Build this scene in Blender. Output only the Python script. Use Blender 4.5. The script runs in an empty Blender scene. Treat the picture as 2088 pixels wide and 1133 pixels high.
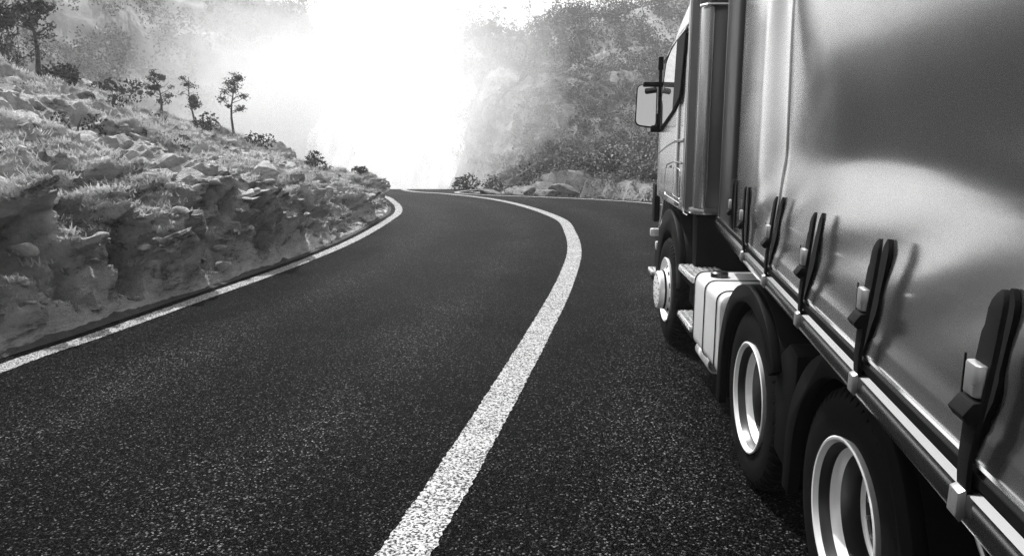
import bpy, bmesh, math, random
import numpy as np
from mathutils import Vector, Matrix

# ------------------------------------------------------------------ camera, sky, sun, exposure
SC = bpy.context.scene
COL = SC.collection
cam_d = bpy.data.cameras.new('camera')
cam_d.sensor_width = 36.0
cam_d.lens = 36.0 * 1540.0 / 2088.0
cam_d.clip_start = 0.05
cam_d.clip_end = 3000.0
cam = bpy.data.objects.new('camera', cam_d)
COL.objects.link(cam)
cam.location = (0, 0, 1.92)
cam.rotation_euler = (math.radians(90 - 10.287), 0, 0)
SC.camera = cam

SUN_AZ = math.radians(-30.0)      # measured from straight ahead, negative = left
SUN_EL = math.radians(56.0)
world = bpy.data.worlds.new('World')
SC.world = world
world.use_nodes = True
wn, wl = world.node_tree.nodes, world.node_tree.links
wn.clear()
sky_n = wn.new('ShaderNodeTexSky')
sky_n.sky_type = 'NISHITA'
sky_n.sun_disc = False
sky_n.sun_elevation = SUN_EL
sky_n.sun_rotation = SUN_AZ
sky_n.dust_density = 4.0
sky_n.air_density = 1.0
bw = wn.new('ShaderNodeRGBToBW')
bgn = wn.new('ShaderNodeBackground')
bgn.inputs['Strength'].default_value = 0.15
wout = wn.new('ShaderNodeOutputWorld')
wl.new(sky_n.outputs[0], bw.inputs[0])
wl.new(bw.outputs[0], bgn.inputs['Color'])
wl.new(bgn.outputs[0], wout.inputs['Surface'])

sun_d = bpy.data.lights.new('sun', 'SUN')
sun_d.energy = 3.5
sun_d.angle = math.radians(0.6)
sun_d.color = (1.0, 1.0, 1.0)
sun = bpy.data.objects.new('sun', sun_d)
COL.objects.link(sun)
sv = Vector((math.sin(SUN_AZ) * math.cos(SUN_EL), math.cos(SUN_AZ) * math.cos(SUN_EL), math.sin(SUN_EL)))
sun.rotation_euler = sv.to_track_quat('Z', 'Y').to_euler()

SC.view_settings.view_transform = 'Standard'
SC.view_settings.look = 'None'
SC.view_settings.exposure = 0.7
SC.view_settings.gamma = 1.0
SC.view_settings.use_curve_mapping = False
SC.render.engine = 'CYCLES'
SC.cycles.max_bounces = 6
SC.cycles.diffuse_bounces = 2
SC.cycles.glossy_bounces = 3
SC.cycles.transparent_max_bounces = 8
SC.cycles.volume_bounces = 3
SC.cycles.use_adaptive_sampling = True
SC.cycles.adaptive_threshold = 0.02
SC.cycles.use_denoising = True
SC.cycles.denoiser = 'OPENIMAGEDENOISE'
SC.cycles.denoising_input_passes = 'RGB_ALBEDO_NORMAL'
SC.cycles.denoising_prefilter = 'NONE'
SC.cycles.sample_clamp_indirect = 4.0

RNG = np.random.default_rng(7)
random.seed(7)

# ------------------------------------------------------------------ noise (numpy)
def _h(i, j, k, seed):
    n = (i * 374761393 + j * 668265263 + k * 2147483647 + seed * 1274126177) & 0xFFFFFFFF
    n = ((n ^ (n >> 13)) * 1274126177) & 0xFFFFFFFF
    n = ((n ^ (n >> 16)) * 2246822519) & 0xFFFFFFFF
    return ((n ^ (n >> 15)) & 0xFFFFFF) / float(0x1000000)

def vnoise(P, seed=0):
    P = np.asarray(P, float)
    F = np.floor(P).astype(np.int64)
    t = P - F
    t = t * t * (3 - 2 * t)
    r = 0
    for a in (0, 1):
        for b in (0, 1):
            for c in (0, 1):
                w = (t[:, 0] if a else 1 - t[:, 0]) * (t[:, 1] if b else 1 - t[:, 1]) * (t[:, 2] if c else 1 - t[:, 2])
                r = r + w * _h(F[:, 0] + a, F[:, 1] + b, F[:, 2] + c, seed)
    return r * 2 - 1

def fbm(P, octv=4, seed=0, gain=0.5):
    r, a, s = 0, 1.0, 1.0
    for o in range(octv):
        r = r + a * vnoise(np.asarray(P) * s, seed + o)
        a *= gain
        s *= 2.03
    return r

def facets(P, seed=0):
    """tilted flat facet per Voronoi cell: angular broken rock; returns (facet height, edge distance)"""
    P = np.asarray(P, float)
    F = np.floor(P).astype(np.int64)
    f1 = np.full(len(P), 9.0); f2 = np.full(len(P), 9.0); out = np.zeros(len(P))
    for a in (-1, 0, 1):
        for b in (-1, 0, 1):
            for c in (-1, 0, 1):
                i, j, k = F[:, 0] + a, F[:, 1] + b, F[:, 2] + c
                dx = P[:, 0] - i - _h(i, j, k, seed); dy = P[:, 1] - j - _h(i, j, k, seed + 1); dz = P[:, 2] - k - _h(i, j, k, seed + 2)
                d = np.sqrt(dx * dx + dy * dy + dz * dz)
                val = (_h(i, j, k, seed + 3) - 0.5) + (_h(i, j, k, seed + 4) - .5) * 1.6 * dx + (_h(i, j, k, seed + 5) - .5) * 1.6 * dy + (_h(i, j, k, seed + 6) - .5) * 1.6 * dz
                m = d < f1
                f2 = np.where(m, f1, np.minimum(f2, d)); out = np.where(m, val, out); f1 = np.where(m, d, f1)
    return out, f2 - f1

def worley(P, seed=0):
    P = np.asarray(P, float)
    F = np.floor(P).astype(np.int64)
    f1 = np.full(len(P), 9.0)
    f2 = np.full(len(P), 9.0)
    cid = np.zeros(len(P))
    for a in (-1, 0, 1):
        for b in (-1, 0, 1):
            for c in (-1, 0, 1):
                i, j, k = F[:, 0] + a, F[:, 1] + b, F[:, 2] + c
                d = np.sqrt((i + _h(i, j, k, seed) - P[:, 0]) ** 2 + (j + _h(i, j, k, seed + 1) - P[:, 1]) ** 2
                            + (k + _h(i, j, k, seed + 2) - P[:, 2]) ** 2)
                m = d < f1
                f2 = np.where(m, f1, np.minimum(f2, d))
                cid = np.where(m, _h(i, j, k, seed + 3), cid)
                f1 = np.where(m, d, f1)
    return f1, f2, cid

def sstep(x, a, b):
    t = np.clip((x - a) / (b - a), 0, 1)
    return t * t * (3 - 2 * t)

# ------------------------------------------------------------------ materials
MATS = {}
def new_mat(name):
    m = bpy.data.materials.new(name)
    m.use_nodes = True
    nt = m.node_tree
    b = nt.nodes.get('Principled BSDF')
    MATS[name] = m
    return m, nt, b

def N(nt, typ, **kw):
    n = nt.nodes.new(typ)
    for k, v in kw.items():
        if k.startswith('i_'):
            n.inputs[k[2:].replace('_', ' ')].default_value = v
        else:
            setattr(n, k, v)
    return n

def g(v):
    return (v, v, v, 1)

def ramp(nt, stops, interp='LINEAR'):
    r = nt.nodes.new('ShaderNodeValToRGB')
    r.color_ramp.interpolation = interp
    els = r.color_ramp.elements
    while len(els) < len(stops):
        els.new(0.5)
    for e, (p, v) in zip(els, stops):
        e.position = p
        e.color = g(v)
    return r

def coords(nt, scale=(1, 1, 1), kind='Object'):
    tc = nt.nodes.new('ShaderNodeTexCoord')
    mp = nt.nodes.new('ShaderNodeMapping')
    mp.inputs['Scale'].default_value = scale
    nt.links.new(tc.outputs[kind], mp.inputs['Vector'])
    return mp.outputs['Vector']

def plain(name, col, rough=0.5, metal=0.0, spec=0.5, var=0.0, vscale=6.0, bump=0.0, bscale=40.0, rvar=0.0, coat=0.0):
    m, nt, b = new_mat(name)
    b.inputs['Base Color'].default_value = g(col)
    b.inputs['Roughness'].default_value = rough
    b.inputs['Metallic'].default_value = metal
    b.inputs['Specular IOR Level'].default_value = spec
    b.inputs['Coat Weight'].default_value = coat
    v = coords(nt)
    if var:
        n = N(nt, 'ShaderNodeTexNoise', i_Scale=vscale, i_Detail=6.0, i_Roughness=0.65)
        nt.links.new(v, n.inputs['Vector'])
        r = ramp(nt, [(0.25, col * (1 - var)), (0.75, min(1, col * (1 + var)))])
        nt.links.new(n.outputs['Fac'], r.inputs['Fac'])
        nt.links.new(r.outputs['Color'], b.inputs['Base Color'])
    if rvar:
        n = N(nt, 'ShaderNodeTexNoise', i_Scale=vscale * 1.7, i_Detail=5.0)
        nt.links.new(v, n.inputs['Vector'])
        r = ramp(nt, [(0.3, max(0.02, rough - rvar)), (0.7, min(1, rough + rvar))])
        nt.links.new(n.outputs['Fac'], r.inputs['Fac'])
        nt.links.new(r.outputs['Color'], b.inputs['Roughness'])
    if bump:
        n = N(nt, 'ShaderNodeTexNoise', i_Scale=bscale, i_Detail=6.0, i_Roughness=0.7)
        nt.links.new(v, n.inputs['Vector'])
        bp = N(nt, 'ShaderNodeBump', i_Strength=bump, i_Distance=0.02)
        nt.links.new(n.outputs['Fac'], bp.inputs['Height'])
        nt.links.new(bp.outputs['Normal'], b.inputs['Normal'])
    return m

def asphalt_nodes(nt, v):
    """returns (colour socket, height socket) of coarse chip-seal asphalt, polished in the wheel tracks, with stains and cracks"""
    def mul(a_, b_, fac=1.0):
        mm = N(nt, 'ShaderNodeMix', data_type='RGBA', blend_type='MULTIPLY')
        mm.inputs['Factor'].default_value = fac
        nt.links.new(a_, mm.inputs['A'])
        nt.links.new(b_, mm.inputs['B'])
        return mm.outputs['Result']
    vo = N(nt, 'ShaderNodeTexVoronoi', i_Scale=108.0, i_Randomness=1.0)
    nt.links.new(v, vo.inputs['Vector'])
    sep = N(nt, 'ShaderNodeSeparateColor')
    nt.links.new(vo.outputs['Color'], sep.inputs[0])
    r = ramp(nt, [(0.0, 0.0005), (0.5, 0.0018), (0.72, 0.008), (0.88, 0.028), (0.96, 0.08), (1.0, 0.24)])
    nt.links.new(sep.outputs[0], r.inputs['Fac'])
    big = N(nt, 'ShaderNodeTexNoise', i_Scale=0.55, i_Detail=7.0, i_Roughness=0.66)
    nt.links.new(v, big.inputs['Vector'])
    br = ramp(nt, [(0.32, 0.55), (0.5, 1.0), (0.7, 1.45)])
    nt.links.new(big.outputs['Fac'], br.inputs['Fac'])
    c1 = mul(r.outputs['Color'], br.outputs['Color'])
    at = N(nt, 'ShaderNodeAttribute', attribute_name='track')
    tr = ramp(nt, [(0.0, 0.42), (1.0, 0.80)])
    nt.links.new(at.outputs['Fac'], tr.inputs['Fac'])
    c2 = mul(c1, tr.outputs['Color'])
    wn_ = N(nt, 'ShaderNodeTexNoise', i_Scale=1.6, i_Detail=4.0)
    nt.links.new(v, wn_.inputs['Vector'])
    wmix = N(nt, 'ShaderNodeMix', data_type='RGBA')
    wmix.inputs['Factor'].default_value = 0.35
    nt.links.new(v, wmix.inputs['A'])
    nt.links.new(wn_.outputs['Color'], wmix.inputs['B'])
    ck = N(nt, 'ShaderNodeTexVoronoi', i_Scale=0.45, feature='DISTANCE_TO_EDGE')
    nt.links.new(wmix.outputs['Result'], ck.inputs['Vector'])
    cr = ramp(nt, [(0.0, 0.25), (0.006, 1.0)])
    nt.links.new(ck.outputs['Distance'], cr.inputs['Fac'])
    c3 = mul(c2, cr.outputs['Color'], 0.6)
    inv = N(nt, 'ShaderNodeMath', operation='MULTIPLY_ADD')
    inv.inputs[1].default_value = -1.0
    inv.inputs[2].default_value = 1.0
    nt.links.new(vo.outputs['Distance'], inv.inputs[0])
    add = N(nt, 'ShaderNodeMath', operation='MULTIPLY_ADD')
    add.inputs[1].default_value = 0.7
    nt.links.new(sep.outputs[1], add.inputs[0])
    nt.links.new(inv.outputs[0], add.inputs[2])
    return c3, add.outputs[0]

m, nt, b = new_mat('asphalt')
v = coords(nt)
c, h = asphalt_nodes(nt, v)
nt.links.new(c, b.inputs['Base Color'])
b.inputs['Roughness'].default_value = 0.5
b.inputs['Specular IOR Level'].default_value = 0.012
bp = N(nt, 'ShaderNodeBump', i_Strength=0.8, i_Distance=0.006)
nt.links.new(h, bp.inputs['Height'])
nt.links.new(bp.outputs['Normal'], b.inputs['Normal'])

m, nt, b = new_mat('road_paint')
v = coords(nt)
c, h = asphalt_nodes(nt, v)
n1 = N(nt, 'ShaderNodeTexVoronoi', i_Scale=100.0)
nt.links.new(v, n1.inputs['Vector'])
sp = N(nt, 'ShaderNodeSeparateColor')
nt.links.new(n1.outputs['Color'], sp.inputs[0])
n2 = N(nt, 'ShaderNodeTexNoise', i_Scale=2.0, i_Detail=6.0, i_Roughness=0.7)
nt.links.new(v, n2.inputs['Vector'])
ad = N(nt, 'ShaderNodeMath', operation='MULTIPLY_ADD')
ad.inputs[1].default_value = 0.35
nt.links.new(n2.outputs['Fac'], ad.inputs[0])
nt.links.new(sp.outputs[0], ad.inputs[2])
rr = ramp(nt, [(0.42, 0.05), (0.78, 1.0)])
nt.links.new(ad.outputs[0], rr.inputs['Fac'])
mx = N(nt, 'ShaderNodeMix', data_type='RGBA')
nt.links.new(rr.outputs['Color'], mx.inputs['Factor'])
nt.links.new(c, mx.inputs['A'])
mx.inputs['B'].default_value = g(0.42)
nt.links.new(mx.outputs['Result'], b.inputs['Base Color'])
b.inputs['Roughness'].default_value = 0.7
b.inputs['Specular IOR Level'].default_value = 0.1
bp = N(nt, 'ShaderNodeBump', i_Strength=0.6, i_Distance=0.005)
nt.links.new(h, bp.inputs['Height'])
nt.links.new(bp.outputs['Normal'], b.inputs['Normal'])

def rock_mat(name, lo, mid, hi, scale, dark_cut, bump=0.7):
    m, nt, b = new_mat(name)
    v = coords(nt, scale)
    n1 = N(nt, 'ShaderNodeTexNoise', i_Scale=1.1, i_Detail=13.0, i_Roughness=0.74)
    nt.links.new(v, n1.inputs['Vector'])
    r1 = ramp(nt, [(0.34, lo), (0.47, mid), (0.62, hi)])
    nt.links.new(n1.outputs['Fac'], r1.inputs['Fac'])
    n2 = N(nt, 'ShaderNodeTexNoise', i_Scale=0.7, i_Detail=13.0, i_Roughness=0.76)
    nt.links.new(v, n2.inputs['Vector'])
    r2 = ramp(nt, [(dark_cut - 0.03, 0.26), (dark_cut + 0.03, 1.0)])
    nt.links.new(n2.outputs['Fac'], r2.inputs['Fac'])
    n3 = N(nt, 'ShaderNodeTexVoronoi', i_Scale=5.5, feature='DISTANCE_TO_EDGE')
    nt.links.new(v, n3.inputs['Vector'])
    r3 = ramp(nt, [(0.0, 0.85), (0.03, 1.0)])
    nt.links.new(n3.outputs['Distance'], r3.inputs['Fac'])
    m1 = N(nt, 'ShaderNodeMix', data_type='RGBA', blend_type='MULTIPLY')
    m1.inputs['Factor'].default_value = 1.0
    nt.links.new(r1.outputs['Color'], m1.inputs['A'])
    nt.links.new(r2.outputs['Color'], m1.inputs['B'])
    m2 = N(nt, 'ShaderNodeMix', data_type='RGBA', blend_type='MULTIPLY')
    m2.inputs['Factor'].default_value = 0.8
    nt.links.new(m1.outputs['Result'], m2.inputs['A'])
    nt.links.new(r3.outputs['Color'], m2.inputs['B'])
    nt.links.new(m2.outputs['Result'], b.inputs['Base Color'])
    b.inputs['Roughness'].default_value = 0.9
    b.inputs['Specular IOR Level'].default_value = 0.25
    n4 = N(nt, 'ShaderNodeTexNoise', i_Scale=4.0, i_Detail=12.0, i_Roughness=0.8)
    nt.links.new(v, n4.inputs['Vector'])
    bp = N(nt, 'ShaderNodeBump', i_Strength=bump, i_Distance=0.2)
    nt.links.new(n4.outputs['Fac'], bp.inputs['Height'])
    nt.links.new(bp.outputs['Normal'], b.inputs['Normal'])
    return m

rock_mat('bank', 0.14, 0.60, 0.86, (2.4, 0.9, 3.2), 0.40, 1.0)
rock_mat('boulder', 0.16, 0.42, 0.68, (2.2, 2.0, 3.0), 0.30)
rock_mat('boulder_grey', 0.07, 0.18, 0.32, (2.2, 2.0, 3.0), 0.33)
rock_mat('hill', 0.05, 0.13, 0.24, (0.5, 0.5, 0.6), 0.38)
rock_mat('cliff', 0.12, 0.25, 0.36, (0.18, 0.18, 0.08), 0.3, 0.5)
plain('verge', 0.045, 0.95, var=0.5, vscale=14, bump=0.8, bscale=60)
plain('ground', 0.16, 0.95, var=0.4, vscale=0.1, bump=0.4, bscale=2)
plain('water', 0.88, 0.7, spec=0.2, var=0.08, vscale=0.4, bump=0.5, bscale=1.5)
plain('leaf_dark', 0.075, 0.7, var=0.45, vscale=1.2, spec=0.3)
plain('leaf_mid', 0.115, 0.7, var=0.45, vscale=0.8, spec=0.3)
plain('leaf_pale', 0.18, 0.75, var=0.4, vscale=0.5, spec=0.3)
plain('dry_grass', 0.70, 0.85, var=0.35, vscale=1.5, spec=0.2)
plain('bark', 0.10, 0.9, var=0.4, vscale=12, bump=0.6)
# truck
plain('silver_paint', 0.50, 0.27, 0.75, coat=0.5)
plain('grey_panel', 0.14, 0.33, 0.6)
plain('chrome', 0.90, 0.10, 1.0)
plain('rail_metal', 0.42, 0.12, 1.0)
plain('rim_metal', 0.94, 0.28, 0.25)
plain('rim_dark', 0.07, 0.32, 0.9)
plain('tank_metal', 0.86, 0.30, 0.35)
plain('rubber', 0.004, 0.75, spec=0.08, var=0.3, vscale=20, bump=0.1, bscale=80)
plain('black_plastic', 0.005, 0.55, spec=0.06, var=0.25, vscale=8, bump=0.08, bscale=300)
plain('black_frame', 0.005, 0.7, spec=0.05, var=0.3, vscale=5)
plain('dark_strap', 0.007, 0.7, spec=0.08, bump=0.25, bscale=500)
plain('clamp_metal', 0.5, 0.34, 0.85, rvar=0.08, vscale=30)
plain('tread_plate', 0.80, 0.3, 0.85, rvar=0.1, vscale=20)
plain('mirror_glass', 0.95, 0.02, 1.0)
plain('post_reflection_dark', 0.015, 0.35, 0.0, spec=0.12)  # black standing in for the dark reflection at the curtain's front
plain('lamp_lens', 0.75, 0.2, 0.2)
plain('window_glass', 0.75, 0.03, 0.9)
plain('window_dark', 0.05, 1.0, 0.0, spec=0.0)

m, nt, b = new_mat('curtain')
v = coords(nt)
b.inputs['Metallic'].default_value = 0.97
b.inputs['Base Color'].default_value = g(0.60)
b.inputs['Roughness'].default_value = 0.3
n2 = N(nt, 'ShaderNodeTexNoise', i_Scale=2.2, i_Detail=5.0)
nt.links.new(v, n2.inputs['Vector'])
r2 = ramp(nt, [(0.3, 0.16), (0.7, 0.20)])
nt.links.new(n2.outputs['Fac'], r2.inputs['Fac'])
nt.links.new(r2.outputs['Color'], b.inputs['Roughness'])

# ------------------------------------------------------------------ mesh helpers
def tag(o, label=None, cat=None, group=None, kind=None):
    if label: o['label'] = label
    if cat: o['category'] = cat
    if group: o['group'] = group
    if kind: o['kind'] = kind
    return o

def np_obj(name, V, F, mat, parent=None, smooth=True, angle=None):
    V = np.ascontiguousarray(V, dtype=np.float32)
    F = np.ascontiguousarray(F, dtype=np.int32)
    me = bpy.data.meshes.new(name)
    k = F.shape[1]
    me.vertices.add(len(V))
    me.vertices.foreach_set('co', V.ravel())
    me.loops.add(F.size)
    me.loops.foreach_set('vertex_index', F.ravel())
    me.polygons.add(len(F))
    me.polygons.foreach_set('loop_start', np.arange(0, F.size, k, dtype=np.int32))
    me.polygons.foreach_set('loop_total', np.full(len(F), k, dtype=np.int32))
    me.update(calc_edges=True)
    me.validate()
    if smooth:
        me.polygons.foreach_set('use_smooth', np.ones(len(me.polygons), dtype=bool))
    if angle:
        me.set_sharp_from_angle(angle=math.radians(angle))
    me.materials.append(MATS[mat])
    o = bpy.data.objects.new(name, me)
    COL.objects.link(o)
    if parent: o.parent = parent
    return o

def grid_faces(nu, nv):
    i = np.arange(nu - 1)[:, None] * nv + np.arange(nv - 1)[None, :]
    return np.stack([i, i + 1, i + nv + 1, i + nv], -1).reshape(-1, 4)

def empty(name, loc=(0, 0, 0), rz=0.0):
    o = bpy.data.objects.new(name, None)
    o.empty_display_size = 0.3
    COL.objects.link(o)
    o.location = loc
    o.rotation_euler = (0, 0, rz)
    return o

class MB:
    def __init__(s):
        s.v, s.f = [], []
    def box(s, c, d, M=None):
        b0 = len(s.v)
        for sx in (-1, 1):
            for sy in (-1, 1):
                for sz in (-1, 1):
                    p = Vector((sx * d[0] / 2, sy * d[1] / 2, sz * d[2] / 2))
                    if M: p = M @ p
                    s.v.append(tuple(p + Vector(c)))
        for q in ((0, 1, 3, 2), (4, 6, 7, 5), (0, 4, 5, 1), (2, 3, 7, 6), (0, 2, 6, 4), (1, 5, 7, 3)):
            s.f.append(tuple(b0 + k for k in q))
        return s
    def loft(s, rings, closed=True, cap=True):
        b0, n = len(s.v), len(rings[0])
        for r in rings: s.v.extend(tuple(p) for p in r)
        for i in range(len(rings) - 1):
            for j in range(n if closed else n - 1):
                k = (j + 1) % n
                s.f.append((b0 + i * n + j, b0 + i * n + k, b0 + (i + 1) * n + k, b0 + (i + 1) * n + j))
        if cap and closed:
            s.f.append(tuple(b0 + j for j in range(n))[::-1])
            s.f.append(tuple(b0 + (len(rings) - 1) * n + j for j in range(n)))
        return s
    def prism(s, poly, axis, a, b):
        def P(p, t):
            return {'x': (t, p[0], p[1]), 'y': (p[0], t, p[1]), 'z': (p[0], p[1], t)}[axis]
        return s.loft([[P(p, a) for p in poly], [P(p, b) for p in poly]])
    def lathe(s, prof, c, seg=64, closed=False):
        """axis along local x; prof = list of (radius, x offset)"""
        rings = []
        for k in range(seg + 1 if False else seg):
            a = 2 * math.pi * k / seg
            rings.append([(c[0] + x, c[1] + r * math.cos(a), c[2] + r * math.sin(a)) for r, x in prof])
        b0, n = len(s.v), len(prof)
        for r in rings: s.v.extend(r)
        for i in range(seg):
            i2 = (i + 1) % seg
            for j in range(n if closed else n - 1):
                k = (j + 1) % n
                s.f.append((b0 + i * n + j, b0 + i2 * n + j, b0 + i2 * n + k, b0 + i * n + k))
        return s
    def tube(s, path, r, seg=8, cap=True):
        path = [Vector(p) for p in path]
        rings = []
        up = Vector((0.13, 0.21, 0.97)).normalized()
        for i, p in enumerate(path):
            t = (path[min(i + 1, len(path) - 1)] - path[max(i - 1, 0)]).normalized()
            a = t.cross(up)
            if a.length < 1e-3: a = t.cross(Vector((1, 0, 0)))
            a.normalize()
            bb = t.cross(a)
            rad = r[i] if isinstance(r, (list, tuple)) else r
            rings.append([p + (a * math.cos(2 * math.pi * k / seg) + bb * math.sin(2 * math.pi * k / seg)) * rad for k in range(seg)])
        return s.loft(rings, True, cap)
    def build(s, name, mat, parent=None, bevel=0.0, seg=2, angle=35, smooth=True):
        bm = bmesh.new()
        vs = [bm.verts.new(v) for v in s.v]
        for f in s.f:
            try: bm.faces.new([vs[k] for k in f])
            except ValueError: pass
        bmesh.ops.recalc_face_normals(bm, faces=bm.faces)
        if bevel:
            es = [e for e in bm.edges if len(e.link_faces) == 2 and e.calc_face_angle(0) > math.radians(30)]
            bmesh.ops.bevel(bm, geom=es, offset=bevel, segments=seg, profile=0.5, affect='EDGES', clamp_overlap=True)
        me = bpy.data.meshes.new(name)
        bm.to_mesh(me)
        bm.free()
        if smooth:
            me.polygons.foreach_set('use_smooth', np.ones(len(me.polygons), dtype=bool))
            me.set_sharp_from_angle(angle=math.radians(angle))
        me.materials.append(MATS[mat])
        o = bpy.data.objects.new(name, me)
        COL.objects.link(o)
        if parent: o.parent = parent
        return o

def copy_tree(o, parent=None):
    c = o.copy()
    COL.objects.link(c)
    if parent: c.parent = parent
    for ch in [x for x in bpy.data.objects if x.parent == o]:
        copy_tree(ch, c)
    return c

def spline(P, n):
    """Catmull-Rom through P resampled evenly to n points"""
    P = np.array(P, float)
    Q = np.vstack([2 * P[0] - P[1], P, 2 * P[-1] - P[-2]])
    out = []
    for i in range(1, len(Q) - 2):
        t = np.linspace(0, 1, 40, endpoint=False)[:, None]
        a, b, c, d = Q[i - 1], Q[i], Q[i + 1], Q[i + 2]
        out.append(0.5 * (2 * b + (c - a) * t + (2 * a - 5 * b + 4 * c - d) * t ** 2 + (3 * b - a - 3 * c + d) * t ** 3))
    out.append(P[-1:])
    C = np.vstack(out)
    L = np.r_[0, np.cumsum(np.linalg.norm(np.diff(C[:, :2], axis=0), axis=1))]
    s = np.linspace(0, L[-1], n)
    return np.stack([np.interp(s, L, C[:, k]) for k in range(C.shape[1])], 1), s

def normals2(P):
    t = np.gradient(P[:, :2], axis=0)
    t /= np.linalg.norm(t, axis=1, keepdims=True)
    return np.stack([-t[:, 1], t[:, 0]], 1)     # left-hand normal

# ------------------------------------------------------------------ road
def seg_dist(X, Y, poly):
    d = np.full(X.shape, 1e9)
    for k in range(len(poly) - 1):
        a, bb = poly[k], poly[k + 1]
        e = bb - a
        t = np.clip(((X - a[0]) * e[0] + (Y - a[1]) * e[1]) / (e @ e), 0, 1)
        d = np.minimum(d, np.hypot(X - a[0] - t * e[0], Y - a[1] - t * e[1]))
    return d

CEN = [(-1.6, -22), (-1.75, -8), (-1.12, 0.2), (-0.80, 1.8), (-0.514, 3.262), (-0.353, 4.04), (-0.125, 5.245), (0.037, 6.15), (0.262, 7.403), (0.706, 10.075), (1.092, 13.106), (1.235, 15.897), (1.178, 18.86), (0.35, 22.62), (-0.78, 25.53), (-2.42, 27.93), (-3.83, 29.6), (-4.7, 33), (-5.0, 39), (-4.5, 46), (-2.6, 51.5), (1.5, 55), (7, 56.5)]
LEF = [(-2.6, -22), (-3.9, -8), (-4.55, 0), (-4.60, 3.26), (-4.38, 6.22), (-4.16, 7.36), (-3.87, 9.05), (-3.42, 11.72), (-3.11, 14.7), (-3.04, 18.39),
       (-3.15, 21.0), (-3.76, 24.09), (-4.78, 27.17), (-7.0, 29.6), (-8.6, 33), (-9.2, 39), (-8.8, 47), (-6.0, 54), (0.5, 59.4), (7, 61)]
RIG = [(5.7, -22), (4.2, -8), (3.65, 0), (3.75, 3.3), (4.0, 5.5), (4.5, 8), (4.95, 11), (5.35, 15), (5.45, 18), (5.2, 21), (4.36, 23.51),
       (2.86, 25.1), (1.12, 26.21), (-0.95, 27.3), (-2.1, 28.8), (-1.6, 32), (-0.9, 38), (-0.5, 43), (0.6, 47), (3.5, 50), (7, 51.5)]

def zroad(P):
    y = P[:, 1]
    return -1.65 * sstep(y, 27.0, 58.0)

def strip(name, pts, width, mat, dz, parent=None, n=900, jit=0.0, ymin=-22):
    P, s = spline(pts, n)
    P = P[P[:, 1] >= ymin]
    Nn = normals2(P)
    j1 = RNG.normal(0, jit, len(P)) if jit else 0
    j2 = RNG.normal(0, jit, len(P)) if jit else 0
    A = P + Nn * (width / 2 + np.asarray(j1).reshape(-1, 1) if jit else width / 2)
    B = P - Nn * (width / 2 + np.asarray(j2).reshape(-1, 1) if jit else width / 2)
    z = zroad(P) + dz
    V = np.zeros((len(P), 2, 3))
    V[:, 0, :2], V[:, 1, :2] = A, B
    V[:, :, 2] = z[:, None]
    return np_obj(name, V.reshape(-1, 3), grid_faces(len(P), 2), mat, parent)

nS, nW = 500, 61
Lp, _ = spline(LEF, nS)
Rp, _ = spline(RIG, nS)
Ln, Rn = normals2(Lp), normals2(Rp)
Lo, Ro = Lp + Ln * 0.45, Rp - Rn * 0.45
V = np.zeros((nS, nW, 3))
for k in range(nW):
    t = k / (nW - 1)
    V[:, k, :2] = Lo * (1 - t) + Ro * t
V[:, :, 2] = zroad(V.reshape(-1, 3)).reshape(nS, nW)
road = np_obj('road', V.reshape(-1, 3), grid_faces(nS, nW), 'asphalt')
Cp, _ = spline(CEN, nS)
vx = V.reshape(-1, 3)
dc = seg_dist(vx[:, 0], vx[:, 1], Cp[::3])
trk = np.exp(-((dc - 1.15) / 0.36) ** 2) + np.exp(-((dc - 3.05) / 0.38) ** 2)
at_ = road.data.attributes.new('track', 'FLOAT', 'POINT')
at_.data.foreach_set('value', np.clip(trk, 0, 1).astype(np.float32))
tag(road, 'dark grey asphalt road winding left round the bank', kind='structure')
cl = strip('centre_line', CEN, 0.25, 'road_paint', 0.004, road, n=3600, jit=0.004)
el = strip('edge_line', LEF, 0.20, 'road_paint', 0.004, road, n=3000, jit=0.003)
er = strip('edge_line', RIG, 0.18, 'road_paint', 0.004, road, n=2500, jit=0.003)

# wide low ground sheet
gv = np.array([[-300, -60, -9], [280, -60, -9], [280, 300, -9], [-300, 300, -9]], float)
gr = np_obj('ground', gv, np.array([[0, 1, 2, 3]]), 'ground')
tag(gr, kind='structure')

# ------------------------------------------------------------------ left bank (rock cut with grassy slope above)
def bank_height(Y, u):
    h1 = np.interp(Y, [-22, 0, 5, 8, 12, 17, 22, 27, 31, 60], [1.5, 1.5, 1.5, 1.35, 1.15, 0.85, 0.6, 0.35, 0.15, -0.3])
    h2 = np.interp(Y, [-22, 0, 8, 14, 20, 25, 29, 33, 40, 60], [6.4, 6.2, 5.8, 5.3, 4.6, 3.4, 2.0, 0.6, -1.5, -3])
    face = sstep(u, 0.16, 1.1)
    sl = np.clip((u - 1.2) / 11.0, 0, 1)
    z = h1 * face + (h2 - h1) * (sl ** 0.92)
    z = z - np.clip(u - 12.2, 0, 99) * 0.28
    return z

nb, nu = 760, 200
Bp, Bs = spline([(-2.6, -22), (-3.9, -8), (-4.55, 0), (-4.60, 3.26), (-4.38, 6.22), (-4.16, 7.36), (-3.87, 9.05), (-3.42, 11.72), (-3.11, 14.7), (-3.04, 18.39),
                 (-3.15, 21.0), (-3.76, 24.09), (-4.78, 27.17), (-7.0, 29.6), (-8.6, 33), (-9.2, 39)], 1200)
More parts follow.
